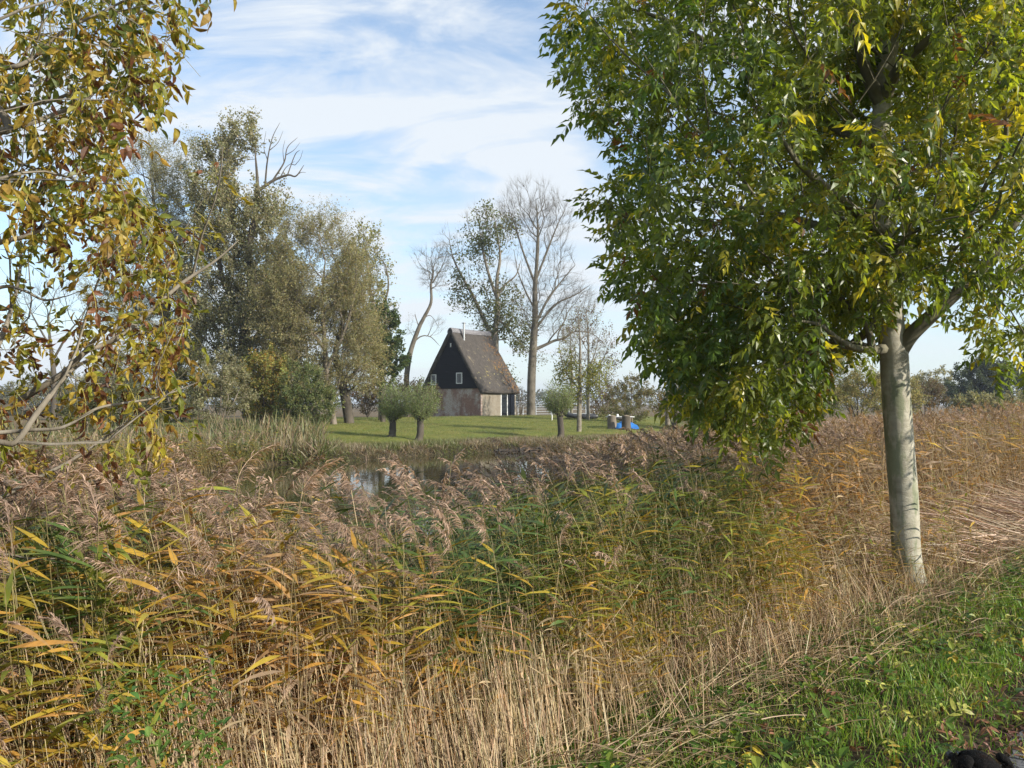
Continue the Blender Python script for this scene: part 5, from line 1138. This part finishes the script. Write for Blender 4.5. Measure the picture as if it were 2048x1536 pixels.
scatter(mb, CL, np.stack([x, y, H(x, y) + g.uniform(.01, .04, n)], 1), frames(nrm(g.normal(0, 1, (n, 3)) * [1, 1, .35])), g.uniform(.02, .06, n), palette([(.10, .05, .035), (.16, .08, .055), (.22, .12, .08), (.06, .035, .025)], n, g))
tag(mb.build('fallen_leaves', m_litter), 'fallen yellow and brown ash leaves on the grass and path edge', 'fallen leaves', kind='stuff')

# ------------------------------------------------------------------ small things on the lawn
m_wood = solid('grey_wood', lambda t, v: ramp(t, noise(t, smap(t, v, (6, 6, 1)), 4, 6, .65), [(.3, (.10, .075, .05)), (.7, (.27, .22, .165))]), .85, .2, lambda t, v: noise(t, v, 30, 4), .4, .01)
m_rubber = solid('black_rubber', lambda t, v: ramp(t, noise(t, v, 3, 4), [(.3, (.018, .019, .022)), (.7, (.04, .042, .048))]), .35, .5)
m_blue = solid('blue_tarpaulin', lambda t, v: ramp(t, noise(t, v, 4, 4), [(.3, (.012, .10, .32)), (.7, (.03, .18, .48))]), .6, .3)
m_galv = solid('galvanised_steel', lambda t, v: ramp(t, noise(t, v, 5, 4), [(.3, (.30, .34, .37)), (.7, (.45, .49, .52))]), .5, .5, metal=.3)
m_wet = solid('wet_dark_timber', lambda t, v: ramp(t, noise(t, smap(t, v, (4, 4, 1)), 4, 5), [(.3, (.016, .013, .010)), (.7, (.05, .04, .03))]), .7, .3)
# timber sheet piling along the far bank
p0, p1 = P(880, 898, 43.5), P(1090, 893, 46.0); p0 = np.array([-.9, 44.8, 0]); p1 = np.array([1.75, 46.1, 0]); dd = p1 - p0; Lp = np.linalg.norm(dd); dd /= Lp; nn_ = np.array([dd[1], -dd[0], 0])
rv = thing('timber_revetment', (p0[0], p0[1], -1.0), 'low dark timber bank edging above the water at the near edge of the lawn', 'bank edging')
g = np.random.default_rng(300)
mb = MB(); k = int(Lp / .20)
for q in range(k):
    a = p0 + dd * q * .20; b_ = a + dd * .19; o_ = nn_ * g.uniform(0, .02); z1 = -.60 + g.normal(0, .035); V = []
    for z in (-1.3, z1):
        for pp in (a + o_, b_ + o_, b_ + o_ - nn_ * .04, a + o_ - nn_ * .04): V.append((pp[0], pp[1], z))
    mb.add(V, Q=[(0, 1, 5, 4), (1, 2, 6, 5), (2, 3, 7, 6), (3, 0, 4, 7), (4, 5, 6, 7)])
mb.build('plank_wall', m_wet, rv)
for q in range(5):
    mb = MB(); c_ = p0 + dd * (Lp * (q + .4) / 5) + nn_ * .10; tube(mb, [(c_[0], c_[1], -1.4), (c_[0], c_[1], -.7), (c_[0], c_[1], -.56)], .05, 8); mb.build('post', m_wet, rv, True)
mb = MB(); V = []
for z in (-.70, -.64):
    for pp in (p0 + nn_ * .022, p1 + nn_ * .022, p1 + nn_ * .10, p0 + nn_ * .10): V.append((pp[0], pp[1], z))
mb.add(V, Q=[(0, 3, 2, 1), (4, 5, 6, 7), (0, 1, 5, 4), (1, 2, 6, 5), (2, 3, 7, 6), (3, 0, 4, 7)]); mb.build('rail', m_wet, rv)
# field gate and fence behind the lawn
def railpath(name, label, pxs, d, rails, hgt, mat, posts, dia=.022):
    a = P(pxs[0], 820, d); b_ = P(pxs[1], 820, d + 2); z0 = float(H(a[0], a[1])); root = thing(name, (a[0], a[1], z0), label, 'fence' if 'fence' in name else 'gate')
    for q in range(rails):
        mb = MB(); z = z0 + .2 + (hgt - .2) * q / (rails - 1); tube(mb, [(a[0], a[1], z), (b_[0], b_[1], z)], dia, 6); mb.build('rail', mat, root, True)
    for q in range(posts):
        c_ = a + (b_ - a) * q / (posts - 1); mb = MB(); tube(mb, [(c_[0], c_[1], z0 - .3), (c_[0], c_[1], z0 + hgt + .1)], dia * 1.5, 6); mb.build('post', mat, root, True)
railpath('field_gate', 'light galvanised field gate behind the tallest bare tree', (1072, 1132), 96, 5, 1.25, m_galv, 3)
railpath('rail_fence', 'pale metal rail fence running right from the field gate behind the boat', (1138, 1205), 97, 3, 1.1, m_galv, 5)
railpath('rail_fence', 'short pale fence between the barn corner and the tall bare tree', (1036, 1056), 95, 3, 1.0, m_galv, 3)
mk = P(1104, 826, 72); mz = float(H(mk[0], mk[1])); mr_ = thing('marker_post', (mk[0], mk[1], mz), 'short white marker post on the lawn beside the lone pollard willow', 'post')
mb = MB(); tube(mb, [mk * [1, 1, 0] + [0, 0, mz - .1], mk * [1, 1, 0] + [0, 0, mz + .65]], .045, 8); mb.build('pole', m_white, mr_); mb = MB(); tube(mb, [mk * [1, 1, 0] + [0, 0, mz + .655], mk * [1, 1, 0] + [0, 0, mz + .72]], .06, 8); mb.build('cap', m_white, mr_)
# black inflatable boat
bc = P(1162, 832, 76); bz = float(H(bc[0], bc[1])); bt = thing('dinghy', (bc[0], bc[1], bz), 'black inflatable dinghy lying on the lawn behind the slim tree', 'boat', rz=.12)
def addt(nm, f, mat, par_):
    mb = MB(); f(mb); o_ = mb.build(nm, mat, None, True); o_.parent = par_; return o_
prof = [(-1.35, .40, .52), (-1.1, .52, .34), (-.5, .60, .24), (.4, .60, .22), (1.05, .55, .22), (1.3, .5, .22)]
for sg in (-1, 1): addt('side_tube', lambda mb: tube(mb, smoothpath([(-1.62, 0, .62)] + [(x, sg * y, z) for x, y, z in prof], 5), .19, 10), m_rubber, bt)
addt('floor', lambda mb: box(mb, -1.2, 1.1, -.45, .45, .10, .16), m_rubber, bt); addt('transom', lambda mb: box(mb, 1.1, 1.16, -.42, .42, .1, .5), m_wood, bt); addt('seat', lambda mb: box(mb, -.1, .15, -.45, .45, .30, .34), m_wood, bt)
# garden table, tree-stump stools, blue tarpaulin
tb = P(1240, 846, 62); tz = float(H(tb[0], tb[1])); tt_ = thing('garden_table', (tb[0], tb[1], tz), 'weathered white topped garden table at the lawn end beside a blue tarpaulin', 'table', rz=.08)
ZT = max(.72, EYE - (833 - HOR) * 62 / F - tz + 0)
addt('table_top', lambda mb: [box(mb, -.95, .95, -.38 + q * .156, -.38 + q * .156 + .148, ZT - .04, ZT) for q in range(5)], m_white, tt_)
for sx_ in (-.8, .8):
    for sy_ in (-.28, .28): addt('leg', lambda mb: box(mb, sx_ - .035, sx_ + .035, sy_ - .035, sy_ + .035, -.15, ZT - .042), m_wood, tt_)
addt('apron', lambda mb: box(mb, -.76, .76, -.30, -.27, ZT - .16, ZT - .043), m_wood, tt_)
def small(nm, lab, cat, px, d, zb, f, mat, grp=None):
    c_ = P(px, 830, d); r_ = thing(nm, (c_[0], c_[1], zb), lab, cat, grp); 
    for a_, b_, m_ in f: addt(a_, b_, m_, r_)
small('mug', 'small white mug standing on the garden table', 'mug', 1235, 62, tz + ZT, [('body', lambda mb: tube(mb, [(0, 0, .002), (0, 0, .16)], .07, 12), m_white), ('handle', lambda mb: tube(mb, [(.06, 0, .04), (.11, 0, .08), (.06, 0, .12)], .012, 6), m_white)], m_white)
small('bowl', 'shallow white bowl at the left end of the garden table', 'bowl', 1219, 62, tz + ZT, [('body', lambda mb: tube(mb, [(0, 0, .002), (0, 0, .04), (0, 0, .09)], [.07, .12, .16], 14), m_white), ('foot', lambda mb: tube(mb, [(0, 0, .001), (0, 0, .012)], .05, 12), m_white)], m_white)
for px, dpt, rr_, h_, lab in ((1224, 60.5, .30, .75, 'pale tree stump post in front of the left table end'), (1252, 59.5, .30, .82, 'dark brown tree stump post in front of the blue tarpaulin')):
    c_ = P(px, 840, dpt); z0 = float(H(c_[0], c_[1])); r_ = thing('tree_stump', (c_[0], c_[1], z0), lab, 'stump', 'stump posts by the garden table')
    h_ = EYE - (832 - HOR) * dpt / F - z0
    o1 = addt('bark', lambda mb: tube(mb, smoothpath([(0, 0, -.1), (.02, 0, .15), (0, .01, h_ * .6), (0, 0, h_)], 4), np.linspace(rr_ * 1.12, rr_ * .92, 13), 14, cap=False), m_bark_grey if px == 1224 else m_bark_dark, r_)
    addt('cut_top', lambda mb: tube(mb, [(0, 0, h_ - .03), (0, 0, h_ + .004)], rr_ * .9, 14), m_wood, r_)
tp0 = P(1262, 850, 61); tz2 = float(H(tp0[0], tp0[1])); gx, gy = 26, 16; V = []
for a in range(gx):
    for b_ in range(gy):
        u_ = a / (gx - 1); v_ = b_ / (gy - 1); xx = -1.15 + 1.65 * u_; yy = -.9 + 1.8 * v_
        zz2 = .46 * math.sin(math.pi * min(max(u_ * .9 + .12, 0), 1)) ** .5 * math.sin(math.pi * v_) ** .35 + .05 * math.sin(xx * 9 + yy * 4) + .04 * math.sin(yy * 11); V.append((tp0[0] + xx, tp0[1] + yy, tz2 + max(zz2, .01)))
mb = MB(); mb.add(V, Q=[(a * gy + b_, (a + 1) * gy + b_, (a + 1) * gy + b_ + 1, a * gy + b_ + 1) for a in range(gx - 1) for b_ in range(gy - 1)])
tag(mb.build('tarpaulin', m_blue, smooth=True), 'bright blue tarpaulin heaped over something beside the stumps at the lawn end', 'tarpaulin')
# ------------------------------------------------------------------ dog at the bottom right corner
m_fur = solid('black_fur', lambda t, v: mixc(t, ramp(t, noise(t, v, 6, 4, .6), [(.52, (0, 0, 0)), (.62, (.6, .6, .6))]), ramp(t, noise(t, v, 60, 5, .7), [(.3, (.003, .003, .003)), (.7, (.010, .009, .008))]), (.025, .011, .006)), .8, .12, lambda t, v: noise(t, smap(t, v, (1, 1, .5)), 90, 5, .7), .9, .01)
dgx = (1985 - 1024) / F * 2.92
dog = thing('dog', (dgx, 2.92, 0.0), 'black dog on the path, only its dark head showing at the bottom right', 'dog', rz=rad(100))
def skin(nm, verts, edges, radii, mat, parent, sub=2, rootv=0):
    me = bpy.data.meshes.new(nm); me.from_pydata(verts, edges, []); o_ = bpy.data.objects.new(nm, me); C.objects.link(o_)
    md = o_.modifiers.new('skin', 'SKIN'); md.use_smooth_shade = True
    for v_, r_ in zip(me.skin_vertices[0].data, radii): v_.radius = (r_, r_) if not isinstance(r_, tuple) else r_
    me.skin_vertices[0].data[rootv].use_root = True
    o_.modifiers.new('sub', 'SUBSURF').levels = sub; o_.modifiers['sub'].render_levels = sub
    me.materials.append(mat); o_.parent = parent; return o_
# x forward; head at origin end
Vd = [(-.42, 0, .33), (-.25, 0, .34), (-.10, 0, .34), (0.0, 0, .40), (.05, 0, .47), (.10, 0, .49), (.17, 0, .465), (.215, 0, .455),
      (-.56, 0, .36), (-.66, 0, .42), (-.72, 0, .50)]
Ed = [(0, 1), (1, 2), (2, 3), (3, 4), (4, 5), (5, 6), (6, 7), (0, 8), (8, 9), (9, 10)]
Rd = [.085, .092, .105, .075, .062, .058, .036, .024, .03, .022, .010]
def leg(i0, pts_, rs_):
    base = len(Vd)
    for k, (p_, r_) in enumerate(zip(pts_, rs_)):
        Vd.append(p_); Rd.append(r_); Ed.append((i0 if k == 0 else base + k - 1, base + k))
for sg in (-1, 1):
    leg(2, [(-.08, sg * .075, .26), (-.10, sg * .08, .17), (-.085, sg * .08, .08), (-.085, sg * .08, .022), (-.045, sg * .08, .018)], [.045, .03, .02, .018, .017])
    leg(0, [(-.42, sg * .075, .26), (-.37, sg * .08, .19), (-.46, sg * .08, .105), (-.445, sg * .08, .022), (-.405, sg * .08, .018)], [.055, .036, .019, .017, .017])
skin('body', Vd, Ed, Rd, m_fur, dog, 2, 1)
for sg in (-1, 1):
    skin('ear', [(.06, sg * .045, .525), (.055, sg * .075, .515), (.05, sg * .092, .46), (.055, sg * .09, .40)], [(0, 1), (1, 2), (2, 3)], [(.018, .018), (.028, .018), (.034, .014), (.018, .010)], m_fur, dog, 2)
    addt('eye', lambda mb: tube(mb, [(.135, sg * .034, .505), (.15, sg * .036, .508)], [.009, .006], 8), m_pane, dog)
addt('nose', lambda mb: tube(mb, [(.225, 0, .462), (.238, 0, .463), (.246, 0, .463)], [.014, .015, .009], 10), m_rubber, dog)
gd = np.random.default_rng(400); mb = MB(); n = 9000; u_ = nrm(gd.normal(0, 1, (n, 3)))
segs = [((-.42, 0, .33), (-.10, 0, .34), .10), ((-.05, 0, .37), (.06, 0, .485), .068), ((.06, 0, .485), (.17, 0, .468), .046), ((.055, .08, .50), (.055, .09, .42), .03), ((.055, -.08, .50), (.055, -.09, .42), .03)]
V = []; 
for k in range(n):
    a, b_, r_ = segs[gd.integers(0, len(segs))]; t_ = gd.random(); V.append(np.array(a) * (1 - t_) + np.array(b_) * t_ + u_[k] * r_ * .95)
HR_ = dict(V=np.array([(0, .05, 0), (0, -.05, 0), (1, 0, -.2)], float), T=np.array([(0, 1, 2)]))
scatter(mb, HR_, np.array(V), frames(nrm(u_ + np.array([-.6, 0, -.3]) + gd.normal(0, .3, (n, 3)))), gd.uniform(.010, .022, n), palette([(.004, .0035, .003), (.012, .010, .009), (.02, .009, .005)], n, gd))
fo_ = mb.build('fur', m_reed, None); fo_.parent = dog
# ------------------------------------------------------------------ haze
USE_HAZE = True
if USE_HAZE:
    hm = newmat('haze'); t = hm.node_tree; pv = nd(t, 'ShaderNodeVolumePrincipled'); pv.inputs['Color'].default_value = (.80, .88, 1, 1); pv.inputs['Density'].default_value = .00042; pv.inputs['Anisotropy'].default_value = .2
    o_ = nd(t, 'ShaderNodeOutputMaterial'); t.links.new(pv.outputs[0], o_.inputs['Volume'])
    mb = MB(); box(mb, -2600, 2600, -2600, 2600, -3.2, 32); tag(mb.build('haze', hm), kind='stuff')
